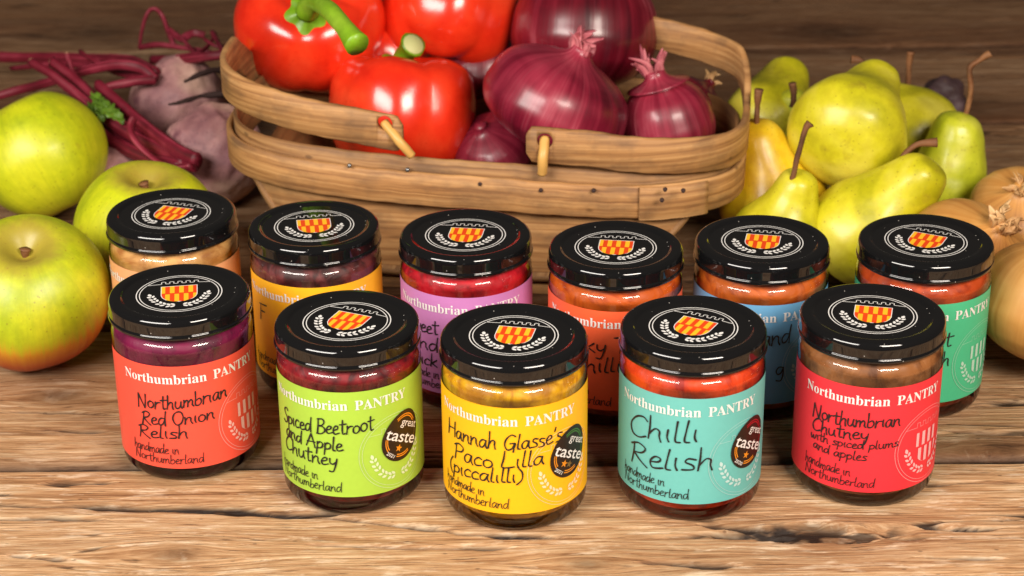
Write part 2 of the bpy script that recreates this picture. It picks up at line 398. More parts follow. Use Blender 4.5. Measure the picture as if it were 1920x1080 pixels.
CRACKS = [[tuple(gz(a, b, 0)[:2]) for a, b in L] for L in (
    [(-60, 938), (90, 946), (300, 951), (520, 960), (700, 976), (860, 996), (1050, 1004)], [(-60, 972), (60, 968), (210, 974)], [(270, 948), (420, 952), (520, 958), (660, 958)], [(0, 1036), (140, 1047)], [(560, 1018), (760, 1026), (980, 1022)],
    [(60, 905), (230, 902)], [(1300, 982), (1420, 988), (1500, 994)], [(1580, 1002), (1700, 1008), (1760, 1002)], [(1460, 905), (1640, 898), (1760, 905), (1940, 900)],
    [(1180, 1052), (1400, 1060)], [(900, 1003), (1080, 1006)], [(1700, 1040), (1900, 1046)],
    [(10, 770), (150, 772), (230, 776)], [(40, 806), (210, 808)], [(1760, 805), (1930, 812)], [(1770, 760), (1930, 748)])]
def plank(mb, x0, x1, y0, y1, dx, dy, tone, seed, slope, tones, wear, pit=False):
    nx, ny = int((x1-x0)/dx), int((y1-y0)/dy)
    X, V = np.meshgrid(np.linspace(x0, x1, nx), np.linspace(0, 1, ny), indexing='ij')
    wob = .0018*(fb(X*9, X*0, seed+90, 3)-.5)
    Y0 = y0+slope*X+wob; Y1 = y1+slope*X+.0018*(fb(X*8, X*0+5, seed+91, 3)-.5)
    Y = Y0+(Y1-Y0)*V
    wy = Y+.006*(fb(X*4, Y*10, seed+5, 2)-.5)+.0012*(fb(X*30, Y*40, seed+6, 2)-.5)
    knot = np.zeros_like(X)
    for (kx, ky, kr) in KNOTS:
        dx_, dy_ = X-kx, Y-ky; e = np.exp(-((dx_/(3.2*kr))**2+(dy_/(1.25*kr))**2))
        wy = wy-dy_*.9*e; knot = np.maximum(knot, np.exp(-((dx_/(1.1*kr))**2+(dy_/(.55*kr))**2)))
    n1 = fb(X*2.0+seed, wy*30, seed+10, 3); n2 = fb(X*3.0, wy*75, seed+20, 2); mask = sst(.48, .6, fb(X*4.5, wy*22, seed+30, 3))
    c1 = (1-sst(.002, .008, np.abs(n1-.52)))*mask
    c2 = (1-sst(.004, .015, np.abs(n2-.5)))*sst(.46, .58, fb(X*8, wy*30, seed+40, 3))
    fine = fb(X*16, wy*520, seed+50, 3)
    ridge = fb(X*4, wy*120, seed+60, 3)
    Z = -.0016*c1-.0009*c2+.00045*(fine-.5)+.0009*(ridge-.5)+.0010*(fb(X*3, Y*14, seed+70, 2)-.5)
    dirt = np.clip(c1*.95+c2*.75+.55*knot, 0, 1)*sst(.25, .42, fb(X*22, wy*90, seed+80, 2))
    for ci, line in enumerate(CRACKS):
        if not (y0-.01 < line[0][1] < y1+.01): continue
        lx = [p[0] for p in line]; ly = [p[1] for p in line]
        cy = np.interp(X[:, 0], lx, ly)+.0034*(fb(X[:, 0]*45, X[:, 0]*0, 500+ci, 5)-.5)
        wd_ = (.0006+.0018*fb(X[:, 0]*45, X[:, 0]*0+3, 520+ci, 3)**2*2)*sst(lx[0], lx[0]+.012, X[:, 0])*(1-sst(lx[-1]-.012, lx[-1], X[:, 0]))+1e-6
        dd = np.abs(Y-cy[:, None])/wd_[:, None]; k = np.exp(-dd**2)*(wd_[:, None] > 1e-4)
        Z = Z-.0022*k; dirt = np.clip(dirt+k*.95, 0, 1)
    ed = np.minimum(Y-Y0, Y1-Y)
    Z = Z-.004*np.exp(-ed/.0012)-.0016*np.exp(-ed/.005)*fb(X*14, Y*30, seed+77, 2)
    dirt = np.clip(dirt+.9*np.exp(-ed/.0012), 0, 1)
    if pit:
        for (cx, cy, a, b2, dp, sd) in ((PIT.x, PIT.y, .050, .0062, .0042, 1), (PIT.x-.045, PIT.y-.001, .034, .0035, .0022, 2), (PIT.x+.055, PIT.y+.002, .03, .004, .0026, 3)):
            q = np.sqrt(((X-cx)/a)**2+((wy-cy)/b2)**2)+1.1*(fb(X*50, wy*330, 300+sd, 5)-.5)
            k = 1-sst(.55, 1.0, q)
            Z -= dp*k*(.55+.9*fb(X*60, wy*420, 310+sd, 3)); dirt = np.clip(dirt+k*(.1+.75*sst(.42, .6, fb(X*60, wy*420, 320+sd, 4))), 0, 1)
    Z -= Z.max()*0+.0006
    tn = np.clip(tones[0]+(tones[1]-tones[0])*sst(.35, .65, fb(X*2.2, wy*18, seed+3, 3)), 0, 1)
    base = len(mb['v'])
    vs = np.stack([X, Y, Z], -1).reshape(-1, 3)
    i = np.arange(nx*ny).reshape(nx, ny)
    fs = np.stack([i[:-1, :-1], i[1:, :-1], i[1:, 1:], i[:-1, 1:]], -1).reshape(-1, 4)
    mb['v'].append(vs); mb['f'].append(fs+mb['n']); mb['t'].append(np.stack([tn, dirt, np.full_like(tn, wear)], -1).reshape(-1, 3)); mb['n'] += nx*ny; mb['g'].append(np.stack([X+seed*3.7, wy+seed*1.3, 0*X], -1).reshape(-1, 3))
    # front and back edge faces going down
    for row, flip in ((i[:, 0], True), (i[:, -1], False)):
        e = vs[row].copy(); e[:, 2] = -.03
        mb['v'].append(e); mb['t'].append(np.tile([[.2, .8, 0]], (nx, 1))); mb['g'].append(e*1.0); b0 = mb['n']; mb['n'] += nx
        j = np.arange(nx-1); q = np.stack([row[:-1]+base_off(mb, base, nx, ny, vs), b0+j, b0+j+1, row[1:]+base_off(mb, base, nx, ny, vs)], -1)
        mb['f'].append(q[:, ::-1] if flip else q)
def base_off(mb, base, nx, ny, vs): return mb['cur']
TB = dict(g=[], v=[], f=[], t=[], n=0, cur=0)
for (x0, x1, y0, y1, dx, dy, sd, tones, wear, pit) in (
        (-.62, .62, .600, .744, .004, .0012, 11, (.75, 1.0), .8, False),
        (-.62, .62, .7450, .8895, .0013, .00042, 23, (.78, 1.0), 1.0, True),
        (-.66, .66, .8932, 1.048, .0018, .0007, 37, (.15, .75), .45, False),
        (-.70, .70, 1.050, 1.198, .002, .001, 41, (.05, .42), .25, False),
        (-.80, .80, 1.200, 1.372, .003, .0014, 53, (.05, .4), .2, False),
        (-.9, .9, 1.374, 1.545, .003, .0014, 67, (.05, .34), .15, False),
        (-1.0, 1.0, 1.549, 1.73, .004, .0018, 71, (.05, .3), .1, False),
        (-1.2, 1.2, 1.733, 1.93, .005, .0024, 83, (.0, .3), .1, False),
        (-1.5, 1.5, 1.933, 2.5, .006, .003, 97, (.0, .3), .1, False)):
    TB['cur'] = TB['n']
    plank(TB, x0, x1, y0, y1, dx, dy, 0, sd, -.006, tones, wear, pit)
me = bpy.data.meshes.new('table_top')
V = np.concatenate(TB['v']); Fq = np.concatenate(TB['f'])
me.vertices.add(len(V)); me.vertices.foreach_set('co', V.astype(np.float32).ravel())
me.loops.add(Fq.size); me.loops.foreach_set('vertex_index', Fq.astype(np.int32).ravel())
me.polygons.add(len(Fq)); me.polygons.foreach_set('loop_start', np.arange(0, Fq.size, 4, dtype=np.int32)); me.polygons.foreach_set('loop_total', np.full(len(Fq), 4, dtype=np.int32))
at = me.attributes.new('tone', 'FLOAT_VECTOR', 'POINT'); at.data.foreach_set('vector', np.concatenate(TB['t']).astype(np.float32).ravel())
at = me.attributes.new('gw', 'FLOAT_VECTOR', 'POINT'); at.data.foreach_set('vector', np.concatenate(TB['g']).astype(np.float32).ravel())
me.polygons.foreach_set('use_smooth', np.ones(len(Fq), dtype=bool)); me.materials.append(M_TABLE); me.update(); me.validate()
tag(link('table_top', me), 'weathered timber table of wide planks with cracks and worn grain', kind='structure')

# ------------------------------------------------------------------ jars
RB, HJ = .0348, .0882
glass_mb = MB()
lathe(glass_mb, roundprof([(.0, .0016), (.024, .0016, .002), (.0285, .0, .001), (.0322, .0003, .0012), (.0341, .0030, .002), (.03462, .007, .003), (.03462, .0715, .0014), (.0334, .0745, .0012), (.0318, .0758, .0007), (.0309, .0772, .0006), (.0316, .0780, .0007), (.0316, .0788, .0005), (.0305, .0795, .0005), (.0300, .0810)]), 128)
ME_GLASS = glass_mb.mesh('glass', M_GLASS)
# contents: irregular column of chutney just inside the wall
cm = MB()
cp = roundprof([(.0, .0036), (.029, .0036, .004), (.0325, .008, .004), (.0338, .012, .004), (.0338, .0708, .002), (.0326, .0738, .002), (.0306, .0756, .001), (.0302, .0790, .001), (.0, .0792)], 4)
lathe(cm, cp, 96)
ME_CONT = cm.mesh('contents', M_GLASS)
lm = MB()
lathe(lm, roundprof([(.0295, .0788), (.0333, .0788, .0006), (.0346, .0778, .0006), (.0354, .0785, .0006), (.0353, .0798, .0006), (.0347, .0804, .0004), (.03475, .0883, .0048), (.0290, .0883, .0012), (.0277, .0873, .0006), (.0271, .0871, .0004), (.0, .0871)], 10), 160)
ME_LID = lm.mesh('lid', M_LID)

def emblem(mb, r, mi_line, mi_leaf, mi_y, mi_r, shield=True, z=0.0, dz=.00003, step=.0012, line=1.0):
    """round crest of outer radius r drawn in the plane: double ring, castle wall, striped shield, laurel"""
    def poly(pts, mi, lvl): mb.add([(x*r, y*r, z+dz*lvl) for x, y in pts], [tuple(range(len(pts)))], mi)
    def strip(L, Rr, mi, lvl): 
        n = len(L); mb.add([(x*r, y*r, z+dz*lvl) for x, y in L]+[(x*r, y*r, z+dz*lvl) for x, y in Rr], [(i, i+1, n+i+1, n+i) for i in range(n-1)], mi)
    def ring(r0, r1, mi, lvl):
        n = 120; strip([(r1*math.cos(2*PI*i/n), r1*math.sin(2*PI*i/n)) for i in range(n+1)], [(r0*math.cos(2*PI*i/n), r0*math.sin(2*PI*i/n)) for i in range(n+1)], mi, lvl)
    t = .022*line
    ring(1-t, 1.0, mi_line, 1); ring(.925-t*.9, .925, mi_line, 1)
    wl = [(-.74, .54), (-.41, .56)]
    x = -.41
    for k in range(5):
        wl += [(x, .68), (x+.095, .68), (x+.095, .57)] if k == 4 else [(x, .68), (x+.095, .68), (x+.095, .57), (x+.19, .57)]
        x += .19
    wl += [(.74, .54)]
    for (a, b) in zip(wl, wl[1:]):
        A, B = Vector(a), Vector(b); d = (B-A).normalized(); n = Vector((-d.y, d.x))*t*.42; e = d*t*.42
        poly([A-n-e, B-n+e, B+n+e, A+n-e], mi_line, 1)
    # laurel: two sprigs of paired leaves
    for s in (-1, 1):
        path = catmull([(s*.09, -.635, 0), (s*.27, -.615, 0), (s*.46, -.475, 0), (s*.59, -.27, 0), (s*.655, -.09, 0)], 8)
        for k in range(7):
            f = (k+.2)/7; i = min(int(f*(len(path)-1)), len(path)-2); p = path[i]; d = (path[i+1]-path[i]).normalized(); nn = Vector((-d.y, d.x, 0))
            for sd in ((-1, 1)):
                dr = (d*.80+nn*sd*.60).normalized(); q = Vector((-dr.y, dr.x, 0)); b0 = p+nn*sd*.012
                L = .138-.002*k; W = .036
                poly([(b0+dr*L*u+q*W*wd).to_2d() for u, wd in ((0, 0), (.25, .75), (.55, 1), (.85, .55), (1, 0), (.85, -.55), (.55, -1), (.25, -.75))], mi_leaf, 2)
        d = (path[-1]-path[-3]).normalized(); q = Vector((-d.y, d.x, 0)); p = path[-1]
        poly([(p+d*.15*u+q*.045*wd).to_2d() for u, wd in ((0, 0), (.25, .75), (.55, 1), (.85, .55), (1, 0), (.85, -.55), (.55, -1), (.25, -.75))], mi_leaf, 2)
    if shield:
        def half(y, m=0.0):                     # half width of the shield at height y
            if y > -.02: return .425-m
            u = min(1, (-.02-y)/.44); return max(0, .425*math.sqrt(max(0, 1-u**2.3))-m)
        def cell(x0, x1, y0, y1, mi, lvl, m):
            n = 7
            L, Q = [], []
            for i in range(n+1):
                y = y0+(y1-y0)*i/n; h = half(y, m); a, b = max(-h, min(h, x0)), max(-h, min(h, x1)); L.append((a, y)); Q.append((b, y))
            n2 = len(L)
            fs = [(i, n2+i, n2+i+1, i+1) for i in range(n) if (Q[i][0]-L[i][0] > 1e-4 or Q[i+1][0]-L[i+1][0] > 1e-4)]
            mb.add([(x*r, y*r, z+dz*lvl) for x, y in L]+[(x*r, y*r, z+dz*lvl) for x, y in Q], fs, mi)
        if mi_r is not None:
            for i in range(12): cell(-.43+.86*i/12, -.43+.86*(i+1)/12, -.46, .42, mi_leaf, 2, 0)
            for i in range(12): cell(-.43+.86*i/12, -.43+.86*(i+1)/12, -.435, .40, mi_r, 3, .018)
        w_ = .86/8
        for i in range(4):
            x0 = -.43+w_*2*i; cell(x0, x0+w_, .03, .40, mi_y, 4, .018)
            x0 = -.43+w_*(2*i+1); cell(x0, x0+w_, -.435, -.03, mi_y, 4, .018)
em = MB(); emblem(em, .0211, 0, 0, 1, 2, z=.08714, dz=.000025)
ME_EMBLEM = em.mesh('emblem', [M_WHITE, M_YEL, M_RED], False)

# --- lettering
def font_mesh(text, size, offset=0.0, shear=0.0):
    cu = bpy.data.curves.new('lettering', 'FONT'); cu.body = text; cu.size = size; cu.offset = offset; cu.shear = shear; cu.resolution_u = 5
    o = bpy.data.objects.new('lettering', cu); COL.objects.link(o)
    dg = bpy.context.evaluated_depsgraph_get(); dg.update()
    m = bpy.data.meshes.new_from_object(o.evaluated_get(dg))
    vs = [tuple(v.co) for v in m.vertices]; fs = [tuple(p.vertices) for p in m.polygons]
    bpy.data.objects.remove(o); bpy.data.curves.remove(cu); bpy.data.meshes.remove(m)
    return vs, fs
def fit(vs, width=None):
    x0 = min(v[0] for v in vs); x1 = max(v[0] for v in vs); k = width/(x1-x0) if width else 1
    return [((v[0]-x0)*k, v[1], 0) for v in vs]
def boldserif(s):
    return ''.join(chr(0x1D400+ord(c)-65) if 'A' <= c <= 'Z' else chr(0x1D41A+ord(c)-97) if 'a' <= c <= 'z' else c for c in s)
HEAD = {}
for wd, width in (('Northumbrian', 43.6), ('PANTRY', 27.0)):
    vs, fs = font_mesh(boldserif(wd), 7.2); HEAD[wd] = (fit(vs, width), fs)
TXT = {}
for wd, size, off in (('great', 5.6, .004), ('taste', 8.4, .035), ('2021', 2.5, .01), ('2020', 2.5, .01)):
    vs, fs = font_mesh(wd, size, off); TXT[wd] = (fit(vs), fs)

# one-line handwriting: x-height .52, cap height 1
HW = {
 'A': (.62, [[(0, 0), (.16, .5), (.33, 1)], [(.33, 1), (.45, .5), (.56, -.03)], [(.08, .36), (.3, .4), (.54, .4)]]),
 'B': (.56, [[(.06, 1), (.07, .5), (.05, 0)], [(.0, .96), (.3, 1.0), (.42, .8), (.3, .58), (.1, .52), (.38, .48), (.5, .24), (.3, .02), (.02, .0)]]),
 'C': (.60, [[(.56, .86), (.42, 1.0), (.2, .86), (.04, .45), (.12, .06), (.34, -.02), (.55, .14)]]),
 'G': (.62, [[(.52, .9), (.34, 1), (.12, .75), (.05, .35), (.18, .02), (.4, .1), (.5, .42)], [(.3, .42), (.42, .45), (.54, .42), (.5, .1), (.48, -.12)]]),
 'F': (.52, [[(.08, 1), (.07, .5), (.04, -.02)], [(.0, .98), (.28, 1.0), (.52, 1.02)], [(.08, .54), (.24, .56), (.4, .56)]]),
 'H': (.66, [[(.04, 1.02), (.05, .5), (.02, -.04)], [(.56, 1), (.55, .5), (.56, -.02)], [(.04, .44), (.3, .5), (.57, .52)]]),
 'L': (.52, [[(.1, 1), (.07, .5), (.02, .02), (.24, .0), (.48, .06)]]),
 'N': (.66, [[(.03, -.03), (.05, .5), (.07, .98)], [(.07, .98), (.26, .5), (.48, .0)], [(.48, .0), (.53, .5), (.55, 1.02)]]),
 'O': (.62, [[(.32, .98), (.1, .8), (.03, .4), (.2, .02), (.45, .12), (.56, .55), (.45, .92), (.24, .95)]]),
 'P': (.54, [[(.1, .96), (.09, .5), (.04, -.05)], [(.0, .84), (.24, 1.02), (.48, .86), (.4, .58), (.1, .46)]]),
 'R': (.58, [[(.1, .96), (.09, .5), (.03, -.05)], [(.0, .84), (.24, 1.02), (.46, .88), (.36, .62), (.1, .5)], [(.1, .5), (.3, .24), (.54, .0)]]),
 'S': (.48, [[(.44, .86), (.3, 1.0), (.1, .86), (.14, .62), (.36, .4), (.38, .12), (.2, -.02), (.0, .1)]]),
 'T': (.58, [[(.3, .98), (.28, .5), (.26, -.02)], [(.0, .94), (.3, .98), (.6, 1.0)]]),
 'a': (.46, [[(.36, .5), (.18, .54), (.04, .3), (.08, .04), (.24, .08), (.36, .46)], [(.37, .52), (.35, .2), (.42, .0)]]),
 'b': (.44, [[(.06, 1), (.06, .5), (.05, .02), (.26, .0), (.38, .24), (.28, .48), (.08, .34)]]),
 'c': (.38, [[(.34, .46), (.2, .54), (.04, .3), (.1, .03), (.34, .08)]]),
 'd': (.48, [[(.34, .5), (.16, .52), (.03, .26), (.1, .02), (.26, .1), (.37, .44)], [(.41, 1.02), (.38, .5), (.4, -.02)]]),
 'e': (.40, [[(.04, .26), (.26, .34), (.3, .5), (.16, .54), (.04, .28), (.12, .02), (.38, .1)]]),
 'g': (.46, [[(.36, .48), (.16, .52), (.04, .28), (.12, .06), (.28, .14), (.37, .48)], [(.37, .5), (.38, .0), (.3, -.36), (.08, -.34)]]),
 'h': (.46, [[(.05, 1.02), (.06, .5), (.04, -.02)], [(.05, .2), (.2, .5), (.32, .44), (.33, .2), (.38, -.02)]]),
 'i': (.22, [[(.08, .52), (.07, .2), (.12, .0)]]),
 'k': (.44, [[(.06, 1.0), (.06, .5), (.04, -.02)], [(.36, .54), (.18, .34), (.08, .26), (.22, .14), (.4, -.02)]]),
 'l': (.22, [[(.1, 1.0), (.07, .5), (.06, .06), (.18, .02)]]),
 'm': (.66, [[(.04, .52), (.06, .25), (.04, -.02)], [(.05, .24), (.18, .5), (.27, .4), (.27, .0)], [(.27, .24), (.42, .52), (.52, .4), (.52, .14), (.6, .0)]]),
 'n': (.48, [[(.04, .52), (.06, .25), (.04, -.02)], [(.05, .22), (.2, .5), (.33, .44), (.34, .18), (.42, .0)]]),
 'o': (.44, [[(.24, .52), (.06, .4), (.06, .1), (.22, .0), (.38, .18), (.34, .44), (.16, .52)]]),
 'p': (.46, [[(.06, .5), (.07, .1), (.03, -.4)], [(.06, .3), (.2, .52), (.38, .38), (.32, .1), (.08, .04)]]),
 'r': (.36, [[(.05, .52), (.06, .25), (.04, -.02)], [(.06, .28), (.18, .48), (.34, .5)]]),
 's': (.36, [[(.32, .5), (.14, .54), (.08, .38), (.26, .24), (.28, .06), (.02, .02)]]),
 't': (.36, [[(.16, .9), (.15, .4), (.18, .0), (.3, .02)], [(.0, .6), (.16, .62), (.36, .66)]]),
 'u': (.46, [[(.04, .52), (.04, .16), (.16, .0), (.3, .16), (.34, .5)], [(.35, .52), (.34, .2), (.42, .0)]]),
 'w': (.58, [[(.03, .52), (.06, .1), (.14, .0), (.27, .4)], [(.27, .4), (.32, .04), (.42, .06), (.52, .54)]]),
 'y': (.44, [[(.04, .52), (.06, .24), (.2, .14), (.34, .3)], [(.38, .52), (.34, .1), (.24, -.36), (.06, -.36)]]),
 "'": (.16, [[(.1, 1.02), (.06, .78)]]),
 '(': (.26, [[(.22, 1.0), (.06, .6), (.06, .2), (.2, -.16)]]),
 ')': (.26, [[(.06, 1.0), (.2, .7), (.2, .2), (.0, -.16)]]),
 ' ': (.30, []),
}
def stroke(mb, pts, hw, lvl, rnd):
    """round-ended pen line of half width hw through 2-D points (mm)"""
    P = [p.to_2d() for p in catmull([(x, y, 0) for x, y in pts], 5)]
    L, Q = [], []
    n = len(P); vs, fs = [], []
    z = .0012*lvl
    for i, p in enumerate(P):
        d = (P[min(i+1, n-1)]-P[max(i-1, 0)])
        d = d.normalized() if d.length > 1e-9 else Vector((1, 0))
        nn = Vector((-d.y, d.x)); k = hw*(1+.16*math.sin(i*.55+rnd))
        L.append(p+nn*k); Q.append(p-nn*k)
        if i in (0, n-1):
            sg = -1 if i == 0 else 1
            c = [p+(nn*math.cos(a)+d*sg*math.sin(a))*k for a in [PI*j/6 for j in range(7)]]
            o = len(vs); vs += [(q.x, q.y, z) for q in c]; fs.append(tuple(range(o, o+7)))
    o = len(vs); vs += [(q.x, q.y, z) for q in L]+[(q.x, q.y, z) for q in Q]
    fs += [(o+i, o+i+1, o+n+i+1, o+n+i) for i in range(n-1)]
    mb.add(vs, fs)
def handwrite(mb, text, s0, z0, s1, z1, cap, hw, rnd):
    adv = sum(HW[c][0] for c in text); k = (s1-s0)/adv; x = 0.0; lvl = 0
    for c in text:
        wdt, st = HW[c]; f = x/adv
        jy = rnd.uniform(-.35, .35)*cap/9; js = rnd.uniform(.95, 1.06); sh = rnd.uniform(.02, .10)
        for pts in st:
            q = [(s0+(x+px)*k+sh*py*cap, z0+(z1-z0)*f+jy+py*cap*js) for px, py in pts]
            stroke(mb, q, hw, lvl % 7, rnd.uniform(0, 6)); lvl += 1
        x += wdt

def bend(off, mm_r):
    def fn(s, z, lift):
        rr = RB+.00022+mm_r+lift*.001; a = (s+off)*.001/RB
        return (rr*math.sin(a), -rr*math.cos(a), z*.001)
    return fn
def egg_pts(n=56, a=13.3, b=10.9):
    out = []
    for i in range(n):
        t = 2*PI*i/n; v = a*math.sin(t); out.append((b*math.cos(t)*(1-.10*math.sin(t)), v))
    return out
def badge(mb, year, kind):
    """egg shaped award sticker: 0 brown, 1 white, 2 gold, 3 accent"""
    E = egg_pts(); n = len(E); rings = 8
    vs = [(0, 0, .0)]; fs = []
    for k in range(1, rings+1): vs += [(x*k/rings, y*k/rings, .0) for x, y in E]
    for i in range(n):
        fs.append((0, 1+i, 1+(i+1) % n))
        for k in range(1, rings):
            a, b = 1+(k-1)*n, 1+k*n; fs.append((a+i, b+i, b+(i+1) % n, a+(i+1) % n))
    mb.add(vs, fs, 0)
    def arc(a0, a1, s0, s1, mi):
        m = 18; A, B = [], []
        for i in range(m+1):
            t = R(a0+(a1-a0)*i/m); v = math.sin(t); u = math.cos(t)*(1-.10*v)
            A.append((10.9*s0*u, 13.3*s0*v, .05)); B.append((10.9*s1*u, 13.3*s1*v, .05))
        mb.add(A+B, [(i, i+1, m+1+i+1, m+1+i) for i in range(m)], mi)
    top = {'plain': 2, 'green': 3, 'red': 3}[kind]
    for s0, s1 in ((.80, .84), (.72, .76)):
        arc(48, 138, s0, s1, top); arc(198, 236, s0, s1, 2); arc(272, 318, s0, s1, 2)
    arc(0, 44, .80, .84, 4 if kind == 'plain' else 3)
    def word(t, x, y, k, rot, mi=1):
        vs, fs = TXT[t]; c, s = math.cos(rot), math.sin(rot)
        mb.add([(x+(v[0]*k*c-v[1]*s), y+(v[0]*k*s+v[1]*c), .09) for v in vs], fs, mi)
    word('great', -3.0, 4.9, 1.0, R(-5)); word('taste', -9.9, -2.9, 1.22, R(-3))
    word(year, -6.0, -10.6, 1.15, R(-16))
    stars = [(0.2, -6.6, 2)] if kind != 'green' else [(-1.5, -6.4, 2), (2.0, -6.4, 4)]
    for (sx, sy, mi) in stars:
        pt = [(sx+(2.1 if i % 2 == 0 else .88)*math.sin(2*PI*i/10), sy+(2.1 if i % 2 == 0 else .88)*math.cos(2*PI*i/10), .07) for i in range(10)]
        mb.add([(sx, sy, .07)]+pt, [(0, 1+i, 1+(i+1) % 10) for i in range(10)], mi)
    c, s = math.cos(R(-24)), math.sin(R(-24))
    mb.map(lambda x, y, z: (28.6+x*c-y*s, 38.3+x*s+y*c, z+.35))

HAND = [('handmade in', -40.5, 18.8, -14.8, 19.0, 5.2, .20), ('Northumberland', -40, 13.6, -3, 13.6, 5.0, .20)]
def make_jar(x, y, label, colour, cont, lines, off, emb, hand=True, award=None, tilt=(0, 0), dz=0.0):
    root = empty('jar', (x, y, 0.0), label, 'jar', 'jars of preserves in two rows')
    root.rotation_euler = (R(tilt[0]), R(tilt[1]), 0)
    link('glass', ME_GLASS, root)
    c = link('contents', ME_CONT.copy(), root); c.data.materials[0] = cont
    c.rotation_euler.z = rndj.uniform(0, 6)
    lid = link('lid', ME_LID, root); lid.rotation_euler.z = 0
    e = link('emblem', ME_EMBLEM, lid); e.rotation_euler.z = R(emb)
    # paper label wrapped round the glass, with a gap at the back
    lb = MB(); n, m = 96, 3; A0, A1 = -2.75, 2.75; vs = []; fs = []
    for j in range(m+1):
        for i in range(n+1):
            a = A0+(A1-A0)*i/n; rr = RB
            vs.append((rr*math.sin(a), -rr*math.cos(a), dz*.001+.0106+(.0670-.0106)*j/m))
    for j in range(m):
        for i in range(n): fs.append((j*(n+1)+i, j*(n+1)+i+1, (j+1)*(n+1)+i+1, (j+1)*(n+1)+i))
    lb.add(vs, fs); lm_ = label_mat('paper_label', colour); lab = lb.build('label', lm_, root)
    f0 = bend(off, 0); f = lambda a, b, c_: f0(a, b+dz, c_)
    h = MB()
    for wd, s0 in (('Northumbrian', -42.2), ('PANTRY', 4.8)):
        hv, hf = HEAD[wd]; h.add([(v[0]+s0, v[1]+57.6, .06) for v in hv], hf)
    h.map(f); h.build('heading', M_WHITE, lab, False)
    pale = tuple(min(1, a*.55+.42) for a in colour[:3])+(1,); thin = tuple(min(1, a*.72+.24) for a in colour[:3])+(1,)
    mp = plain('pale_print', pale, .45); mt = plain('faint_print', thin, .45)
    cr = MB(); emblem(cr, 20.0, 1, 0, 0, None, shield=award is None, dz=.012, line=.7)
    cr.map(lambda a, b, c_: f(a+25.5, b+31.5, c_+.03)); cr.build('crest', [mp, mt], lab, False)
    wr = MB(); rd = random.Random(len(label)*7+int(off*10))
    for (t, s0, z0, s1, z1, cap, hw) in lines+(HAND if hand else []): handwrite(wr, t, s0, z0, s1, z1, cap, hw, rd)
    wr.map(lambda a, b, c_: f(a, b, c_+.16)); wr.build('handwriting', M_INK, lab, False)
    if award:
        bd = MB(); badge(bd, *award); bd.map(f)
        bd.build('award_badge', [M_BADGE, M_WHITE, M_GOLD, {'plain': M_GOLD, 'green': M_BGREEN, 'red': M_BRED}[award[1]], M_BDULL], lab, False)
    return root
rndj = random.Random(3)
W1 = .37
CT = dict(
 magenta=contents_mat('red_onion_relish', srgb(72, 2, 38), srgb(132, 8, 68), srgb(172, 40, 100), 90, .3),
 beet=contents_mat('beetroot_chutney', srgb(78, 8, 17), srgb(148, 15, 28), srgb(211, 74, 67), 170, .5),
 picc=contents_mat('piccalilli', srgb(196, 128, 8), srgb(245, 180, 13), srgb(245, 225, 60), 190, .5),
 chilli=contents_mat('chilli_relish', srgb(173, 31, 8), srgb(243, 71, 13), srgb(245, 116, 31), 150, .4),
 plum=contents_mat('plum_chutney', srgb(107, 60, 28), srgb(168, 105, 55), srgb(205, 139, 83), 150, .4),
 pale=contents_mat('pale_chutney', srgb(189, 121, 60), srgb(236, 175, 103), srgb(245, 216, 150), 130, .5),
 fig=contents_mat('dark_fruit_chutney', srgb(65, 24, 24), srgb(121, 51, 51), srgb(184, 121, 107), 150, .6),
 ruby=contents_mat('ruby_relish', srgb(135, 6, 19), srgb(207, 15, 35), srgb(236, 53, 53), 150, .4),
 tomato=contents_mat('tomato_relish', srgb(173, 60, 10), srgb(225, 98, 19), srgb(245, 135, 42), 140, .4),
 amber=contents_mat('amber_chutney', srgb(157, 62, 13), srgb(214, 101, 24), srgb(236, 130, 44), 140, .4),
 carrot=contents_mat('carrot_relish', srgb(150, 42, 10), srgb(202, 74, 19), srgb(229, 101, 37), 140, .4))
O = 14.5
make_jar(-.1637, .9080, 'coral red labelled jar of magenta relish, front row, beside the big blushed apple', srgb(238, 84, 66), CT['magenta'],
         [('Northumbrian', -35, 43.2, 11.5, 46.6, 7.4, W1), ('Red Onion', -33.5, 34.0, 4, 36.8, 7.2, W1), ('Relish', -36, 26.4, -9.5, 28.6, 6.8, W1)], O, 8, dz=-2.6)
make_jar(-.0789, .8746, 'lime green labelled jar of dark red chutney with a one star award badge', srgb(164, 202, 70), CT['beet'],
         [('Spiced Beetroot', -37, 43.4, 13.5, 46.2, 7.8, W1), ('and Apple', -35.5, 36.2, -1.5, 36.0, 7.2, W1), ('Chutney', -37, 28.6, -4.5, 27.4, 7.4, W1)], 0, -24, award=('2021', 'plain'))
make_jar(.0006, .8575, 'golden yellow labelled jar of yellow pickle at the front centre, two star award badge', srgb(250, 184, 26), CT['picc'],
         [("Hannah Glasse's", -38, 44.6, 23.5, 46.0, 8.0, W1), ('Paco Lilla', -33, 33.6, 14, 37.0, 8.4, W1), ('(piccalilli)', -37.5, 25.6, 3.8, 28.4, 7.6, W1)], 0, -12, award=('2021', 'green'))
make_jar(.0855, .8645, 'teal labelled jar of orange red relish with a red topped award badge', srgb(106, 186, 180), CT['chilli'],
         [('Chilli', -36.5, 41.2, 1.5, 45.0, 11.4, W1+.06), ('Relish', -35, 26.4, 9, 30.4, 11.4, W1+.06)], 0, -29, award=('2020', 'red'))
make_jar(.1721, .8758, 'crimson labelled jar of brown chutney, right end of the front row', srgb(234, 52, 62), CT['plum'],
         [('Northumbrian', -37, 45.0, 7.5, 46.8, 7.0, W1), ('Chutney', -37, 38.0, -7.5, 39.6, 6.8, W1), ('with spiced plums', -37.5, 33.0, 7.2, 35.4, 4.6, .27), ('and apples', -35.5, 28.2, -7.6, 28.0, 4.8, .27)], 3, -13, dz=-1.4)
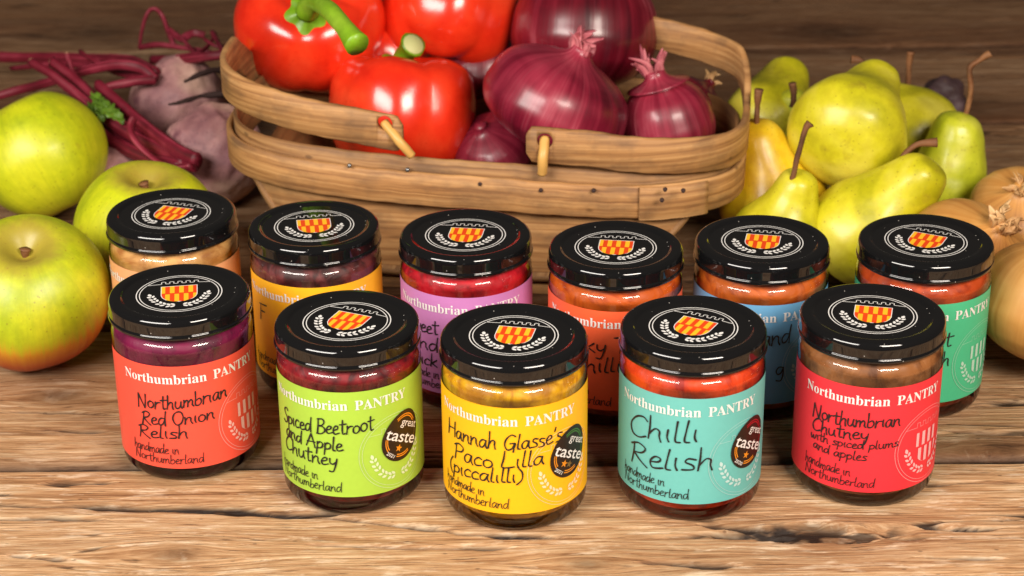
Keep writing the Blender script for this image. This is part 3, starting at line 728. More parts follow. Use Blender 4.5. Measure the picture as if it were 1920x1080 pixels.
make_jar(-.1825, 1.0094, 'peach labelled jar of pale golden chutney, back row, against the green apples', srgb(230, 166, 118), CT['pale'], [], -4, -18)
make_jar(-.1042, .9906, 'amber yellow labelled jar of dark fruit chutney in the back row', srgb(250, 182, 36), CT['fig'],
         [('F', -34, 43, -28, 43, 9, W1)], 0, 8)
make_jar(-.0240, .9763, 'lilac labelled jar of ruby red relish in the back row', srgb(196, 126, 186), CT['ruby'],
         [('Sweet', -36, 43.5, -14.5, 45, 8, W1), ('and', -33, 34.4, -14.5, 34.8, 8, W1), ('Pick', -32, 25.5, -15.5, 26, 7, W1)], 0, -8)
make_jar(.0535, .9581, 'orange labelled jar of tomato coloured relish, back row, beneath the right basket handle', srgb(240, 98, 58), CT['tomato'],
         [('Smoky T', -37, 42.5, 5, 44.5, 8.4, W1), ('Chilli', -26, 31.5, 2, 33.5, 8.4, W1)], 0, -8)
make_jar(.1295, .9634, 'sky blue labelled jar of amber chutney, back row, in front of the yellow pears', srgb(104, 164, 206), CT['amber'],
         [('and', -6, 44.5, 9.5, 45.5, 9.5, W1), ('g', 2, 27, 7, 27.5, 9, W1)], 3, -12)
make_jar(.2138, .9624, 'mint green labelled jar of orange relish beside the brown onions', srgb(74, 188, 138), CT['carrot'],
         [('Beet', -18, 41.5, 4.5, 43.5, 8.2, W1), ('h', -.5, 32, 4, 32.5, 8.2, W1)], 6, -27)

# ------------------------------------------------------------------ basket (trug)
BC, BRHO = Vector((-.0132, 1.1752, 0)), -.1313
BA, BB, BN, BZ, BT = .1562, .088, 3.2, .0755, .0413
bk = empty('wooden_basket', (BC.x, BC.y, 0), 'shallow wooden trug heaped with red peppers and red onions', 'basket')
bk.rotation_euler.z = BRHO
def rim(t, off=0.0):
    c, s = math.cos(t), math.sin(t)
    return Vector(((BA+off)*math.copysign(abs(c)**(2/BN), c), (BB+off)*math.copysign(abs(s)**(2/BN), s), 0))
def rimz(p): return BZ-BT*p.x
def resample(P, step, closed=False):
    Q = P+[P[0]] if closed else P
    out = [Q[0].copy()]; acc = 0
    for a, b in zip(Q, Q[1:]):
        L = (b-a).length; pos = step-acc
        while pos <= L: out.append(a.lerp(b, pos/L)); pos += step
        acc = (acc+L) % step
    if closed and (out[-1]-out[0]).length < step*.5: out.pop()
    return out
def band(mb, P, zf, hf, th, closed=False, ch=.0011, endround=0.0, v0=0.0):
    """bent strip: path P in plan, bottom zf(p), height hf, thickness th (centred)"""
    L = len(P); vs, at, fs = [], [], []; u = 0
    for i, p in enumerate(P):
        a = P[(i-1) % L] if closed else P[max(i-1, 0)]; b = P[(i+1) % L] if closed else P[min(i+1, L-1)]
        T = (b-a).normalized(); n = Vector((T.y, -T.x, 0)); z0 = zf(p); hh = hf
        sh = 0
        if endround and not closed:
            e = min(i, L-1-i)*(P[1]-P[0]).length
            if e < endround: sh = endround-math.sqrt(max(0, endround**2-(endround-e)**2))
        z0 += sh; hh -= 2*sh
        for (o, z) in ((-.5, ch), (-.5, hh-ch), (-.5+ch/th, hh), (.5-ch/th, hh), (.5, hh-ch), (.5, ch), (.5-ch/th, 0), (-.5+ch/th, 0)):
            vs.append((p.x+n.x*o*th, p.y+n.y*o*th, z0+z)); at.append((u, v0+z+ (0.05 if o < 0 else 0), 0))
        if i < L-1: u += (P[i+1]-p).length
    for i in range(L if closed else L-1):
        j = (i+1) % L
        for k in range(8): fs.append((i*8+k, i*8+(k+1) % 8, j*8+(k+1) % 8, j*8+k))
    if not closed: fs += [tuple(range(7, -1, -1)), tuple((L-1)*8+k for k in range(8))]
    mb.add(vs, fs, 0, at)
full = resample([rim(2*PI*i/720) for i in range(720)], .004, True)
def wobble(p): return .0011*noise.noise(Vector((p.x*22, p.y*22, 3)))+.0006*noise.noise(Vector((p.x*95, p.y*95, 7)))
# inner lining strip then outer band (its ends overlap at the front right)
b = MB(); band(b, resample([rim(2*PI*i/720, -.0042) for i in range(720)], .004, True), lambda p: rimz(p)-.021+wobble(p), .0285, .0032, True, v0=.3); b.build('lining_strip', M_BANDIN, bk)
b = MB(); band(b, full, lambda p: rimz(p)-.0205+wobble(p), .0205, .0036, True); b.build('rim_band', M_BAND, bk)
ov = [p for p in resample([rim(-PI/2+.9*i/200, .0032) for i in range(201)], .003) if p.x > .098]
b = MB(); band(b, ov, lambda p: rimz(p)-.0207+wobble(p), .0208, .0022, v0=.6); b.build('band_end', M_BAND, bk)
# boat shaped bottom: two side boards and a bent sheet
def keel(x):
    u = abs(x)/(.131 if x > 0 else .134); return .0085+(.044 if x > 0 else .052)*min(1, u)**(4.5 if x > 0 else 4.5)
def inner_y(x, gap):                                # how far out a board may reach under the rim band
    return min(.0765, BB*max(0, 1-(abs(x)/BA)**BN)**(1/BN)-gap)
def board(yc, th):
    mb = MB(); n = 60; xs = [-.1325+.2615*i/n for i in range(n+1)]
    top = [(x, rimz(Vector((x, 0, 0)))-.012) for x in xs]; bot = [(x, keel(x)+.004) for x in xs]
    vs, at = [], []
    for k_ in (-1, 1):
        yl = lambda x: math.copysign(inner_y(x, .0065), yc)+k_*th/2
        for (x, z) in bot: vs.append((x, yl(x), min(z, rimz(Vector((x, 0, 0)))-.013))); at.append((x+1, z+.12, 0))
        for (x, z) in top: vs.append((x, yl(x), z)); at.append((x+1, z+.12, 0))
    m = n+1; fs = []
    for i in range(n):
        fs += [(i, i+1, m+i+1, m+i), (2*m+i+1, 2*m+i, 3*m+i, 3*m+i+1), (i+1, i, 2*m+i, 2*m+i+1), (m+i, m+i+1, 3*m+i+1, 3*m+i)]
    fs += [(0, m, 3*m, 2*m), (m-1, 3*m-1, 4*m-1, 2*m-1)]
    mb.add(vs, fs, 0, at); return mb
board(-.0765, .005).build('side_board', M_BOARD_SHADE, bk, False); board(.0765, .005).build('side_board', M_BOARD_SHADE, bk, False)
mb = MB(); n = 80; vs, at, fs = [], [], []
for i in range(n+1):
    x = -.1355+.268*i/n; z = keel(x)
    dz = (keel(x+.0005)-keel(x-.0005))/.001; nn = Vector((-dz, 0, 1)).normalized()
    hw = inner_y(x, .0065)+.0075 if abs(x) < .118 else inner_y(x, .0065)+.0045
    for (yy, k) in ((-hw, 0), (hw, 0), (hw, 1), (-hw, 1)):
        q = Vector((x, 0, z))+nn*(.0036*k); vs.append((q.x, yy, q.z)); at.append((yy+.5, x+.2+k*.6, 0))
for i in range(n):
    for k in range(4): fs.append((i*4+k, i*4+(k+1) % 4, (i+1)*4+(k+1) % 4, (i+1)*4+k))
fs += [(3, 2, 1, 0), tuple(n*4+k for k in range(4))]
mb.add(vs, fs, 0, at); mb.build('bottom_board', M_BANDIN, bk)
def boxmesh(x0, x1, y0, y1, z0, z1, u=0):
    mb = MB(); vs = [(x, y, z) for z in (z0, z1) for y in (y0, y1) for x in (x0, x1)]
    mb.add(vs, [(0, 2, 3, 1), (4, 5, 7, 6), (0, 1, 5, 4), (2, 6, 7, 3), (0, 4, 6, 2), (1, 3, 7, 5)], 0, [(p[0]+u, p[2]+p[1], 0) for p in vs]); return mb
for yy in (-.083, .055): boxmesh(-.100, .092, yy, yy+.022, .0004, .0052, 3).build('foot_runner', M_BAND, bk, False)
# handles: two U-shaped bent strips lying over the ends
def to_local(p): return Matrix.Rotation(-BRHO, 4, 'Z') @ (Vector(p)-BC)
def handle(side, xend, zoff, hgt):
    ts = np.linspace(0, 2*PI, 1440)
    pts = [rim(t, .0006) for t in ts]
    if side < 0:  # left: from front end round the left to the back
        sel = [rim(PI*.5+PI*i/900, .0006) for i in range(901)]
    else: sel = [rim(-PI*.5+PI*i/900, .0006) for i in range(901)]
    front = xend; back = xend-.004
    out = []
    for p in sel:
        if side < 0 and ((p.y < 0 and p.x <= front) or (p.y >= 0 and p.x <= back)): out.append(p)
        if side > 0 and ((p.y < 0 and p.x >= front) or (p.y >= 0 and p.x >= back)): out.append(p)
    # extend straight along the front/back to the arm ends
    fy = min(q.y for q in sel); by = max(q.y for q in sel)
    ext = lambda a, b: [Vector(a).lerp(Vector(b), i/40) for i in range(41)]
    P = resample(out, .003)
    b = MB(); band(b, P, lambda p: rimz(p)+zoff[1]+((zoff[0] if p.y < 0 else zoff[2])-zoff[1])*(1-min(1, abs(p.x-xend)/(BA-abs(xend)))*(1 if p.y < 0 else .25))*min(1, abs(p.y)/(.06 if p.y < 0 else .045))+wobble(p*1.3), hgt, .0042, endround=.005, v0=.9+side*.3)
    return b
def cut(o, loc, axis, rad):
    mb = MB(); tube(mb, [Vector(loc)-Vector(axis)*.03, Vector(loc)+Vector(axis)*.03], rad, 20, n=2)
    c = mb.build('cutter', M_PEG); c.matrix_world = Matrix.Translation(BC) @ Matrix.Rotation(BRHO, 4, 'Z')
    m = o.modifiers.new('hole', 'BOOLEAN'); m.object = c; m.operation = 'DIFFERENCE'; m.solver = 'EXACT'
    bpy.context.view_layer.update()
    dg = bpy.context.evaluated_depsgraph_get(); me2 = bpy.data.meshes.new_from_object(o.evaluated_get(dg))
    o.modifiers.clear(); o.data = me2; bpy.data.objects.remove(c)
    if 'mer' in me2.attributes: me2.attributes.remove(me2.attributes['mer'])
    at = me2.attributes.new('mer', 'FLOAT_VECTOR', 'POINT')
    P = np.array([p[:2] for p in full]); st = np.arange(len(full))*.004+.9*abs(loc[0])*20
    for k, v in enumerate(me2.vertices):
        i = int(np.argmin((P[:, 0]-v.co.x)**2+(P[:, 1]-v.co.y)**2)); at.data[k].vector = (st[i]+(P[i, 1]-v.co.y)*.2, v.co.z+rimz(v.co)*-.4+.5, 0)
bpy.context.view_layer.update()
def front_at(px, py, off=0.0):                    # point of the basket's front plane under a pixel
    yl = -BB-.0006-off
    o_ = to_local((0, 0, CAM_H)); d = Matrix.Rotation(-BRHO, 4, 'Z') @ ray(px, py)
    return o_+d*((yl-o_.y)/d.y)
eL, eR = front_at(757, 240), front_at(984, 258)
hL = handle(-1, eL.x, (.0115, .0225, -.014), .0215).build('handle', M_BAND, bk); hR = handle(1, eR.x, (.0130, .0030, .030), .0215).build('handle', M_BAND, bk)
pL, pR = front_at(722, 230), front_at(1022, 263)
try:
    cut(hL, pL, (0, 1, 0), .0046); cut(hR, pR, (0, 1, 0), .0046)
except Exception as ex: print('hole', ex)
a_, c_ = front_at(722, 236), front_at(772, 292, .0026)
m_ = MB(); tube(m_, [a_+Vector((-.001, .003, .001)), a_.lerp(c_, .5)+Vector((.001, -.003, .001)), c_], [.0027, .0028, .0026], 12, rough=.12); m_.build('peg', M_PEG, hL)
a_, c_ = front_at(1021, 264), front_at(1017, 326, .0026)
m_ = MB(); tube(m_, [a_+Vector((0, .003, .001)), a_.lerp(c_, .45)+Vector((0, -.0034, 0)), c_], [.0029, .003, .0027], 12, rough=.12); m_.build('peg', M_PEG, hR)
for (px, py) in ((655, 311), (764, 319), (1014, 357), (1113, 358), (1247, 356), (1241, 376), (1281, 358), (900, 345)):
    q = front_at(px, py, .0014); m_ = MB(); tube(m_, [q+Vector((0, .001, 0)), q+Vector((0, -.0006, 0))], [.0014, .0011], 8, n=1); m_.build('nail', M_NAIL if px < 800 else M_ROOT, bk)

# ------------------------------------------------------------------ fruit and vegetables
def put(root_name, mb, mats, M, label, cat, group, body):
    root = empty(root_name, M.translation, label, cat, group)
    o = mb.build(body, mats, root); o.matrix_basis = Matrix.Translation(-M.translation) @ M
    return root, o
def apple(px, py, z, rad, axis, mat, label, seed, squash=.88, stem=True):
    c = gz(px, py, z)
    sv = Vector((seed*3.1, seed*1.7, 0))
    def fn(u, ph):
        th = PI*u; rr = rad*(1+.03*math.cos(5*ph+seed)*math.sin(th)**2*max(0, math.cos(th)*-.5+.5)+.035*noise.noise(Vector((math.cos(ph)*math.sin(th), math.sin(ph)*math.sin(th), math.cos(th)))*1.1+sv))
        x = rr*math.sin(th)**.92; zz = rr*math.cos(th)*squash
        q = x/rad
        zz -= .30*rad*math.exp(-(q/.26)**2) if th < PI/2 else -.16*rad*math.exp(-(q/.26)**2)
        k = 1-.10*max(0, -math.cos(th))
        return Vector((x*math.cos(ph)*k, x*math.sin(ph)*k, zz))
    mb = MB(); revolve(mb, fn, 56, 72)
    M = Matrix.Translation(c) @ orient(axis, seed)
    root, o = put('apple', mb, mat, M, label, 'apple', 'green cooking apples', 'body')
    if stem:
        s = MB(); z0 = rad*squash-.30*rad
        tube(s, [(0, 0, z0-.004), (.0008, .0005, z0+.001), (.0018, .001, z0+.0045)], [.0022, .0020, .0030], 9, rough=.3, seed=seed)
        so = s.build('stem', M_STEM, root); so.matrix_basis = o.matrix_basis
    return root
apple(54, 552, .0410, .0446, (.10, -.34, .93), M_APPLE_BLUSH, 'large apple blushed orange red below, front left beside the coral labelled jar', 1.0, .93)
apple(78, 292, .0410, .0425, (-.45, .25, .85), M_APPLE, 'plain green apple at the left edge below the beet stalks', 2.0, .95, False)
apple(276, 428, .0390, .0425, (.10, -.12, .97), M_APPLE, 'yellow green apple mostly hidden behind the peach labelled jar', 3.0, .92)

def pear_prof(t):
    return interp([(0, .0), (.02, .30), (.07, .60), (.16, .86), (.28, .99), (.36, 1.0), (.48, .92), (.58, .79), (.68, .65), (.78, .54), (.88, .46), (.94, .39), (.98, .27), (1.0, .0)], t)
def pear(c, L, rad, axis, mat, label, seed, stem=None, slim=1.0, dent=1.0):
    """c: centre of the fat belly; axis bottom->stem; stem: list of world points"""
    sv = Vector((seed*2.3, seed, seed*.4)); bx, by = math.sin(seed*5)*.06, math.cos(seed*3)*.06
    def fn(u, ph):
        t = .5-.5*math.cos(PI*u); r = rad*pear_prof(t)
        if t > .5: r *= 1+(slim-1)*(t-.5)/.3 if t < .8 else slim
        z = (t-.33)*L
        d = Vector((math.cos(ph), math.sin(ph), t*2))
        r *= 1+.055*noise.noise(d*1.25+sv)+.02*noise.noise(d*3+sv)
        if t < .10: z += dent*.010*L*math.exp(-(r/(.3*rad))**2)*5
        k = max(0, t-.4); return Vector((r*math.cos(ph)+bx*L*k*k*2, r*math.sin(ph)+by*L*k*k*2, z))
    mb = MB(); revolve(mb, fn, 60, 64)
    M = Matrix.Translation(c) @ orient(axis, seed)
    root, o = put('pear', mb, mat, M, label, 'pear', 'yellow green pears', 'body')
    if stem:
        s = MB(); k = len(stem); tube(s, [Vector(p)-Vector(c) for p in stem], [.0022]+[.0017]*(k-2)+[.0028], 9, rough=.35, seed=seed)
        s.build('stem', M_STEM, root)
    return root
def stemline(pts, y, dy=0): return [gy(a, b, y+dy*i) for i, (a, b) in enumerate(pts)]
# back ones first
pear(gz(1440, 240, .042), .078, .0330, (.30, .75, .55), M_PEAR_M, 'round yellow pear at the back, half hidden by the basket rim', 1.1)
pear(gz(1503, 300, .026), .072, .0270, (-.14, .10, .97), M_PEAR_G, 'dusky green pear squeezed in the shade behind the topmost pear', 1.9, stemline([(1486, 200), (1488, 180), (1486, 156)], 1.20), slim=.8)
pear(gz(1716, 262, .036), .095, .033, (-.7, .55, .5), M_PEAR_M, 'yellow pear peeping out between the topmost pear and the tall stemmed pear', 2.6, stemline([(1688, 196), (1702, 160), (1704, 128), (1708, 97)], 1.27))
pear(gz(1640, 262, .036), .074, .028, (-.1, .35, .9), M_PEAR_M, 'pear behind the topmost pear with only its crooked stem showing', 3.3, stemline([(1640, 170), (1634, 140), (1618, 116), (1596, 112)], 1.235))
pear(gz(1590, 250, .078), .088, .0365, (.40, .86, .30), M_PEAR_M, 'topmost pear of the pile, lying with its round base to the front', 4.2, dent=.0)
pear(gz(1774, 346, .030), .070, .0250, (.16, .02, .98), M_PEAR_G, 'upright green pear with the longest bent stem, behind the mint labelled jar', 5.0, stemline([(1806, 246), (1808, 226), (1817, 190), (1820, 160), (1818, 128), (1838, 112), (1857, 100)], 1.185), slim=1.30)
pear(gz(1449, 374, .033), .077, .0325, (-.22, -.02, .98), M_PEAR_Y, 'golden yellow pear standing against the right end of the basket', 6.1, stemline([(1418, 256), (1419, 230), (1420, 200), (1423, 168)], 1.15))
pear(gz(1614, 440, .034), .092, .0325, (.58, -.06, .78), M_PEAR_M, 'leaning pear with its brown tipped neck to the right, between two back jars', 7.4, stemline([(1684, 314), (1698, 288), (1722, 270), (1757, 267)], 1.095), slim=1.08)
pear(gz(1462, 452, .030), .069, .0290, (.24, -.05, .96), M_PEAR_M, 'pale pear behind the sky blue labelled jar with a straight stout stem', 8.8, stemline([(1482, 352), (1487, 330), (1497, 288), (1510, 244), (1519, 231)], 1.085), slim=.92)

def pepper(c, rad, h, axis, roll, label, seed, stem=None, lobes=4, stemr=.0052, cutend=False, box=(.72, .80)):
    sv = Vector((seed*1.9, seed*.7, 3))
    def fn(u, ph):
        th = PI*u; st, ct = math.sin(th), math.cos(th)
        amp = .060+.05*max(0, -ct)
        lob = 1+amp*(abs(math.cos(lobes*.5*ph+.6*math.sin(ph+seed)))-.62)*min(1, st*1.8)
        r = rad*lob*(st**box[0])*(1-.16*max(0, -ct))*(1+.05*noise.noise(Vector((math.cos(ph)*st, math.sin(ph)*st, ct))*1.4+sv))
        z = h*math.copysign(abs(ct)**box[1], ct)
        q = r/rad
        if ct > 0: z -= h*.42*math.exp(-(q/.34)**2)+h*.07*(1-abs(math.cos(lobes*.5*ph+.6*math.sin(ph+seed))))*math.exp(-((q-.55)/.3)**2)
        else: z += h*.30*math.exp(-(q/.3)**2)+h*.10*(1-abs(math.cos(lobes*.5*ph+.6*math.sin(ph+seed))))*math.exp(-((q-.5)/.3)**2)
        return Vector((r*math.cos(ph), r*math.sin(ph), z))
    mb = MB(); revolve(mb, fn, 64, 96)
    M = Matrix.Translation(c) @ orient(axis, roll)
    root, o = put('bell_pepper', mb, M_PEPPER, M, label, 'pepper', 'red peppers in the basket', 'body')
    if stem:
        s = MB(); k = len(stem); P = [Vector(p)-Vector(c) for p in stem]
        rr = [stemr*1.25]+[stemr*.92]*(k-2)+[stemr*1.25]
        tube(s, P, rr, 14, rough=.14, seed=seed)
        # flared star of the calyx
        T = (P[1]-P[0]).normalized(); Q = orient(T)
        def cal(u, ph):
            r = stemr*2.0*u*(1+.16*math.cos(5*ph+1)); return P[0]+Q.to_3x3() @ Vector((r*math.cos(ph), r*math.sin(ph), .0045*(1-u)**1.5-.0012-.003*u))
        revolve(s, cal, 10, 40, 0, caps=False)
        if cutend:
            d = (P[-1]-P[-2]).normalized(); tube(s, [P[-1]-d*.001, P[-1]+d*.0008], [stemr*1.12, stemr*1.0], 14, 1, n=1)
        s.build('stem', [M_PEPSTEM, M_PEPCUT], root)
    return root
pepper(gz(580, 46, .112), .0485, .040, (.04, -.50, .86), .5, 'big red pepper at the left of the basket with a long curved green stem', 1.0,
       [gz(576, 22, .150), gz(590, 4, .160), gz(618, 20, .166), gz(648, 54, .163), gz(670, 84, .158)], stemr=.0058)
pepper(gz(757, 214, .068), .0465, .0390, (.08, .30, .95), 1.1, 'red pepper at the front of the basket with a cut upright stem', 2.0,
       [gz(748, 130, .094), gz(754, 112, .103), gz(764, 96, .110), gz(775, 83, .116)], stemr=.0066, cutend=True, box=(.52, .72))
pepper(gz(842, 26, .112), .0440, .038, (.15, .55, .80), .2, 'red pepper at the top back of the basket beside the dark onion', 3.0, box=(.58, .75))
pepper(gz(716, 118, .078), .034, .030, (-.2, .3, .9), .9, 'red pepper showing only as a sliver between the other three peppers', 4.0)

def onion_prof(t):
    return interp([(0, 0), (.015, .14), (.05, .42), (.12, .70), (.22, .90), (.36, 1.0), (.48, .99), (.60, .95), (.70, .86), (.78, .70), (.84, .48), (.885, .27), (.93, .17), (1.0, .14)], t)
def onion(c, rad, axis, mat, pmat, label, seed, group, name='red_onion', cat='onion', fringe=14, flen=.016, neck=1.0, tall=1.75, spread=.5, roots=False):
    sv = Vector((seed*1.3, 2, seed)); L = rad*tall
    def fn(u, ph):
        t = u; r = rad*onion_prof(t)
        if t > .84: r *= neck
        d = Vector((math.cos(ph), math.sin(ph), t*1.5))
        r *= 1+.03*noise.noise(d*1.2+sv)+.012*noise.noise(Vector((math.cos(ph)*5, math.sin(ph)*5, t))+sv)
        return Vector((r*math.cos(ph), r*math.sin(ph), (t-.42)*L))
    mb = MB(); revolve(mb, fn, 64, 80)
    M = Matrix.Translation(c) @ orient(axis, seed)
    root, o = put(name, mb, mat, M, label, cat, group, 'bulb')
    if fringe:
        rd = random.Random(int(seed*100)); s = MB(); z0 = (1-.42)*L
        for i in range(fringe):
            a = rd.uniform(0, 2*PI); r0 = rad*.12*neck*rd.uniform(.3, 1); ln = flen*rd.uniform(.45, 1.1); sp = spread*rd.uniform(.2, 1.2)
            p0 = Vector((r0*math.cos(a), r0*math.sin(a), z0-.003)); d = Vector((math.cos(a)*sp, math.sin(a)*sp, 1)).normalized()
            sd = Vector((rd.uniform(-1, 1), rd.uniform(-1, 1), 0))*.55
            tube(s, [p0, p0+d*ln*.5, p0+(d+sd).normalized()*ln], [rad*.085, rad*.07, rad*.012], 6, n=3, flat=.22, rough=.3, seed=i)
        if roots:
            for i in range(10):
                a = rd.uniform(0, 2*PI); d = Vector((math.cos(a), math.sin(a), -.3)); tube(s, [Vector((0, 0, -.42*L)), Vector((0, 0, -.43*L))+d*.006, Vector((0, 0, -.44*L))+d*rd.uniform(.008, .016)], [.0006, .0004, .0002], 5, n=3)
        f = s.build('papery_neck', pmat, root); f.matrix_basis = o.matrix_basis
    return root
G = 'red onions in the basket'
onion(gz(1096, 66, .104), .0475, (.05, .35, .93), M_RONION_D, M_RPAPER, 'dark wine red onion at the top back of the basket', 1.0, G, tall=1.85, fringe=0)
onion(gz(1040, 196, .092), .0455, (.42, .08, .84), M_RONION, M_RPAPER, 'large glossy magenta onion in front with a ragged papery neck', 2.0, G, fringe=26, flen=.014, spread=.5, tall=1.50)
onion(gz(1254, 236, .072), .0288, (-.26, .14, .95), M_RONION, M_RPAPER, 'small pink red onion at the right of the basket with a tufted neck', 3.0, G, fringe=20, flen=.019, neck=1.5, tall=2.15, spread=.55)
onion(gz(926, 284, .050), .026, (-.3, -.4, .8), M_RONION, M_RPAPER, 'red onion low in the basket behind the front rim, mostly hidden', 4.0, G, fringe=0)
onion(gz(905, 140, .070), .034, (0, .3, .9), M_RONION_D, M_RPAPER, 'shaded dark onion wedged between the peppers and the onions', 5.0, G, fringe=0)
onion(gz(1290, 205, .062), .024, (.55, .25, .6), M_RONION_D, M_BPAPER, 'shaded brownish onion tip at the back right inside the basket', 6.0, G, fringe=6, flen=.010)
G2 = 'brown onions at the right edge'
onion(gz(1812, 492, .036), .0385, (.40, -.30, .75), M_BONION, M_BPAPER, 'tan onion directly behind the mint labelled jar with flaky top', 7.0, G2, name='brown_onion', fringe=26, flen=.013, spread=1.1, tall=1.6)
onion(gz(1908, 402, .034), .0300, (-.12, -.45, .82), M_BONION, M_BPAPER, 'rearmost tan onion with a thin dry root curling above it', 8.0, G2, name='brown_onion', fringe=22, flen=.012, spread=1.2, tall=1.6)
r_ = onion(gz(1966, 575, .040), .0390, (.2, .1, .95), M_BONION, M_BPAPER, 'orange brown onion cut by the right edge, nearest the front', 9.0, G2, name='brown_onion', fringe=0, tall=1.9)
q = bpy.data.objects['brown_onion.001']; m_ = MB()
tube(m_, [p-Vector(q.location) for p in stemline([(1925, 345), (1918, 338), (1910, 326), (1902, 330), (1896, 322)], 1.15)], [.0006, .0005, .0005, .0004, .0003], 6)
m_.build('root', M_BPAPER, q)
# dark shrivelled lump of unidentified kind behind the tall stemmed pear
m_ = MB(); c = gz(1774, 196, .012)
def shr(u, ph):
    th = PI*u; d = Vector((math.sin(th)*math.cos(ph), math.sin(th)*math.sin(ph), math.cos(th))); return d*(.0165*(1+.40*noise.noise(d*1.3)+.04*noise.noise(d*4)))
revolve(m_, shr, 40, 48)
put('shrivelled_lump', m_, fruit_mat('shrivelled_skin', [srgb(40, 26, 26), srgb(66, 46, 48), srgb(92, 70, 74)], rough=.6, coat=0, bumpk=.5)[0], Matrix.Translation(c+Vector((0, 0, .004))), 'small dark purplish shrivelled lump behind the longest stemmed pear', 'vegetable', None, 'skin')

# beetroots with stalks
def beet(c, rad, axis, label, seed, tail=1.0):
    sv = Vector((seed*2, seed*3, 1)); tab = [(0, 0), (.05, .05), (.14, .10), (.24, .32), (.36, .72), (.5, .95), (.62, 1.0), (.76, .90), (.86, .68), (.93, .46), (.98, .34), (1.0, .0)]
    L = rad*2.7*tail
    def fn(u, ph):
        t = u; r = rad*interp(tab, t); d = Vector((math.cos(ph), math.sin(ph), t*3))
        r *= 1+.12*noise.noise(d*1.2+sv)+.05*noise.noise(d*4+sv)+.03*math.sin(t*70+3*noise.noise(d+sv))*max(0, t-.75)*4
        return Vector((r*math.cos(ph), r*math.sin(ph), (t-.6)*L))
    mb = MB(); revolve(mb, fn, 70, 64)
    M = Matrix.Translation(c) @ orient(axis, seed)
    return put('beetroot', mb, M_BEET, M, label, 'beetroot', 'beetroots with stalks', 'root_body')[0]
def stalk(root, pts, w0, w1, endcap=True, mat=None, name='stalk', flat=.8):
    P = [Vector(p)-Vector(root.location) for p in pts]; s = MB(); k = len(P); w0 *= 1.05; w1 *= 1.05
    tube(s, P, [w0+(w1-w0)*i/(k-1) for i in range(k)], 12, flat=flat, rough=.22 if name == 'stalk' else .7, seed=w0*999+pts[0][0]*9)
    if endcap:
        d = (P[0]-P[1]).normalized(); tube(s, [P[0]-d*.0004, P[0]+d*.0009], [w0*.96, w0*.75], 10, 1, n=1, flat=flat)
    return s.build(name, [mat or M_STALK, M_STALKEND], root)
b1 = beet(gz(338, 196, .034), .0330, (-.82, -.42, .28), 'dusty beetroot at the back left whose stalks run off to the left edge', 1.0)
def wp(*t): return [gy(x, y, d) for x, y, d in t]
stalk(b1, wp((-40, 106, 1.47), (60, 108, 1.45), (180, 112, 1.40), (250, 116, 1.36), (292, 138, 1.315)), .0040, .0046, False)
stalk(b1, wp((-30, 186, 1.36), (40, 168, 1.36), (100, 152, 1.345), (150, 136, 1.33), (215, 122, 1.318), (265, 128, 1.312), (292, 150, 1.305)), .0028, .0040, False)
stalk(b1, wp((180, 168, 1.29), (215, 160, 1.295), (260, 152, 1.30), (290, 150, 1.305)), .0026, .0034, False)
stalk(b1, wp((126, 102, 1.325), (131, 122, 1.32), (140, 146, 1.315), (160, 170, 1.31)), .0022, .0024)
stalk(b1, wp((262, 88, 1.40), (266, 58, 1.41), (276, 26, 1.42), (290, 16, 1.42), (304, 30, 1.42), (316, 60, 1.41), (326, 84, 1.40)), .0013, .0022, False)
stalk(b1, wp((262, 88, 1.39), (300, 84, 1.38), (345, 90, 1.37), (395, 98, 1.36)), .0022, .0016, False)
stalk(b1, wp((285, 112, 1.36), (340, 112, 1.33), (390, 106, 1.315), (432, 100, 1.31)), .0030, .0034, False)
stalk(b1, wp((398, 60, 1.38), (408, 78, 1.36), (418, 96, 1.33), (428, 104, 1.32)), .0018, .0024, False)
stalk(b1, wp((318, 58, 1.40), (340, 72, 1.39), (362, 62, 1.38), (384, 66, 1.38)), .0030, .0024, False, flat=.3)
stalk(b1, wp((345, 154, 1.285), (372, 140, 1.29), (405, 132, 1.30), (436, 130, 1.31)), .0009, .0026, False, M_ROOT, 'root')
stalk(b1, wp((316, 196, 1.27), (345, 190, 1.275), (380, 180, 1.285), (420, 176, 1.29)), .0007, .0022, False, M_ROOT, 'root')
for L_, a0, a1 in (([(20, 128, 1.40), (120, 120, 1.38), (220, 132, 1.34), (285, 148, 1.31)], .0016, .0030), ([(150, 96, 1.37), (190, 122, 1.35), (232, 140, 1.33), (286, 142, 1.31)], .0016, .0026),
                   ([(330, 60, 1.40), (352, 84, 1.37), (372, 108, 1.34)], .0010, .0018), ([(404, 62, 1.38), (392, 84, 1.36), (370, 100, 1.34), (330, 108, 1.33)], .0012, .0020), ([(436, 78, 1.36), (410, 88, 1.35), (384, 74, 1.36)], .0008, .0014)):
    stalk(b1, wp(*L_), a0, a1, False)
b2 = beet(gz(404, 290, .031), .0335, (-.72, -.50, .48), 'pinkish beetroot tucked against the left end of the basket', 2.0)
stalk(b2, wp((58, 116, 1.30), (100, 142, 1.285), (150, 182, 1.27), (205, 226, 1.25), (262, 262, 1.23), (330, 294, 1.205), (366, 306, 1.19)), .0031, .0050)
stalk(b2, wp((98, 116, 1.31), (138, 148, 1.295), (180, 190, 1.275), (235, 236, 1.25), (300, 278, 1.225), (360, 300, 1.20)), .0038, .0050)
stalk(b2, wp((183, 158, 1.275), (215, 186, 1.26), (250, 218, 1.245), (290, 252, 1.225), (340, 288, 1.20), (370, 302, 1.188)), .0036, .0052)
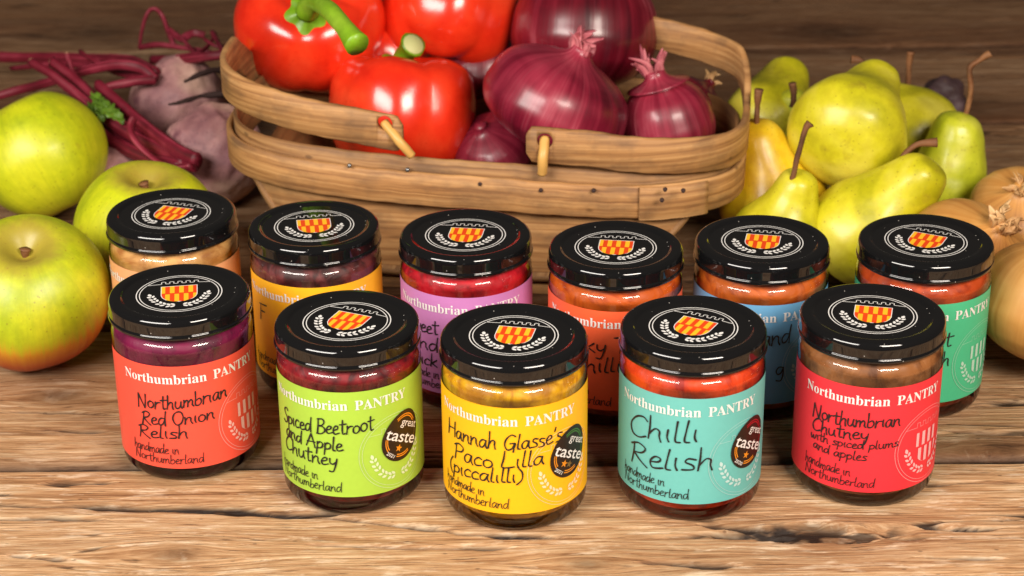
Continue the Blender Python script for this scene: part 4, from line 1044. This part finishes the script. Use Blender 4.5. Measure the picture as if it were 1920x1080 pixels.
stalk(b2, wp((252, 222, 1.22), (244, 240, 1.215), (258, 270, 1.205), (290, 300, 1.195), (330, 316, 1.185), (362, 314, 1.18)), .0030, .0050, False, flat=.5)
stalk(b2, wp((190, 252, 1.25), (230, 276, 1.235), (280, 300, 1.215), (340, 314, 1.195)), .0044, .0046, False)
stalk(b2, wp((150, 150, 1.30), (200, 196, 1.28), (262, 240, 1.25), (330, 280, 1.215), (366, 300, 1.19)), .0020, .0032)
stalk(b2, wp((170, 214, 1.27), (214, 250, 1.25), (270, 286, 1.225), (345, 306, 1.195)), .0018, .0034, False)
stalk(b2, wp((200, 230, 1.265), (260, 250, 1.25), (320, 286, 1.22), (362, 300, 1.20)), .0040, .0050, False)
def leaf(root, pts, wd):
    s = MB(); P = catmull([Vector(p)-Vector(root.location) for p in pts], 6); n = len(P); vs, fs = [], []
    for i, p in enumerate(P):
        t = i/(n-1); k = wd*math.sin(PI*min(1, t*.9+.08))*(1+.35*math.sin(i*1.9)); T = (P[min(i+1, n-1)]-P[max(i-1, 0)]).normalized(); sd = T.cross(Vector((0, -.5, .85))).normalized(); up = sd.cross(T)
        for q, h in ((-1, .0016), (-.45, -.0006), (0, .0004), (.45, -.0006), (1, .0016)): vs.append(p+sd*q*k+up*(h+.0012*math.sin(i*1.3+q*2)))
    for i in range(n-1):
        for j in range(4): fs.append((i*5+j, i*5+j+1, (i+1)*5+j+1, (i+1)*5+j))
    s.add(vs, fs); o = s.build('leaf', M_LEAF, root); md = o.modifiers.new('thickness', 'SOLIDIFY'); md.thickness = .0006
leaf(b2, wp((176, 176, 1.262), (182, 188, 1.252), (192, 204, 1.244), (205, 214, 1.238)), .0034)
leaf(b2, wp((186, 190, 1.25), (200, 204, 1.24), (216, 216, 1.232), (232, 232, 1.226)), .0042)
leaf(b2, wp((170, 196, 1.258), (172, 206, 1.25), (180, 216, 1.244)), .0026)
leaf(b2, wp((184, 204, 1.248), (190, 216, 1.24), (194, 228, 1.236)), .0024)
b3 = beet(gz(218, 330, .018), .0200, (.3, .5, .6), 'purplish beetroot glimpsed between the green apples', 3.0)
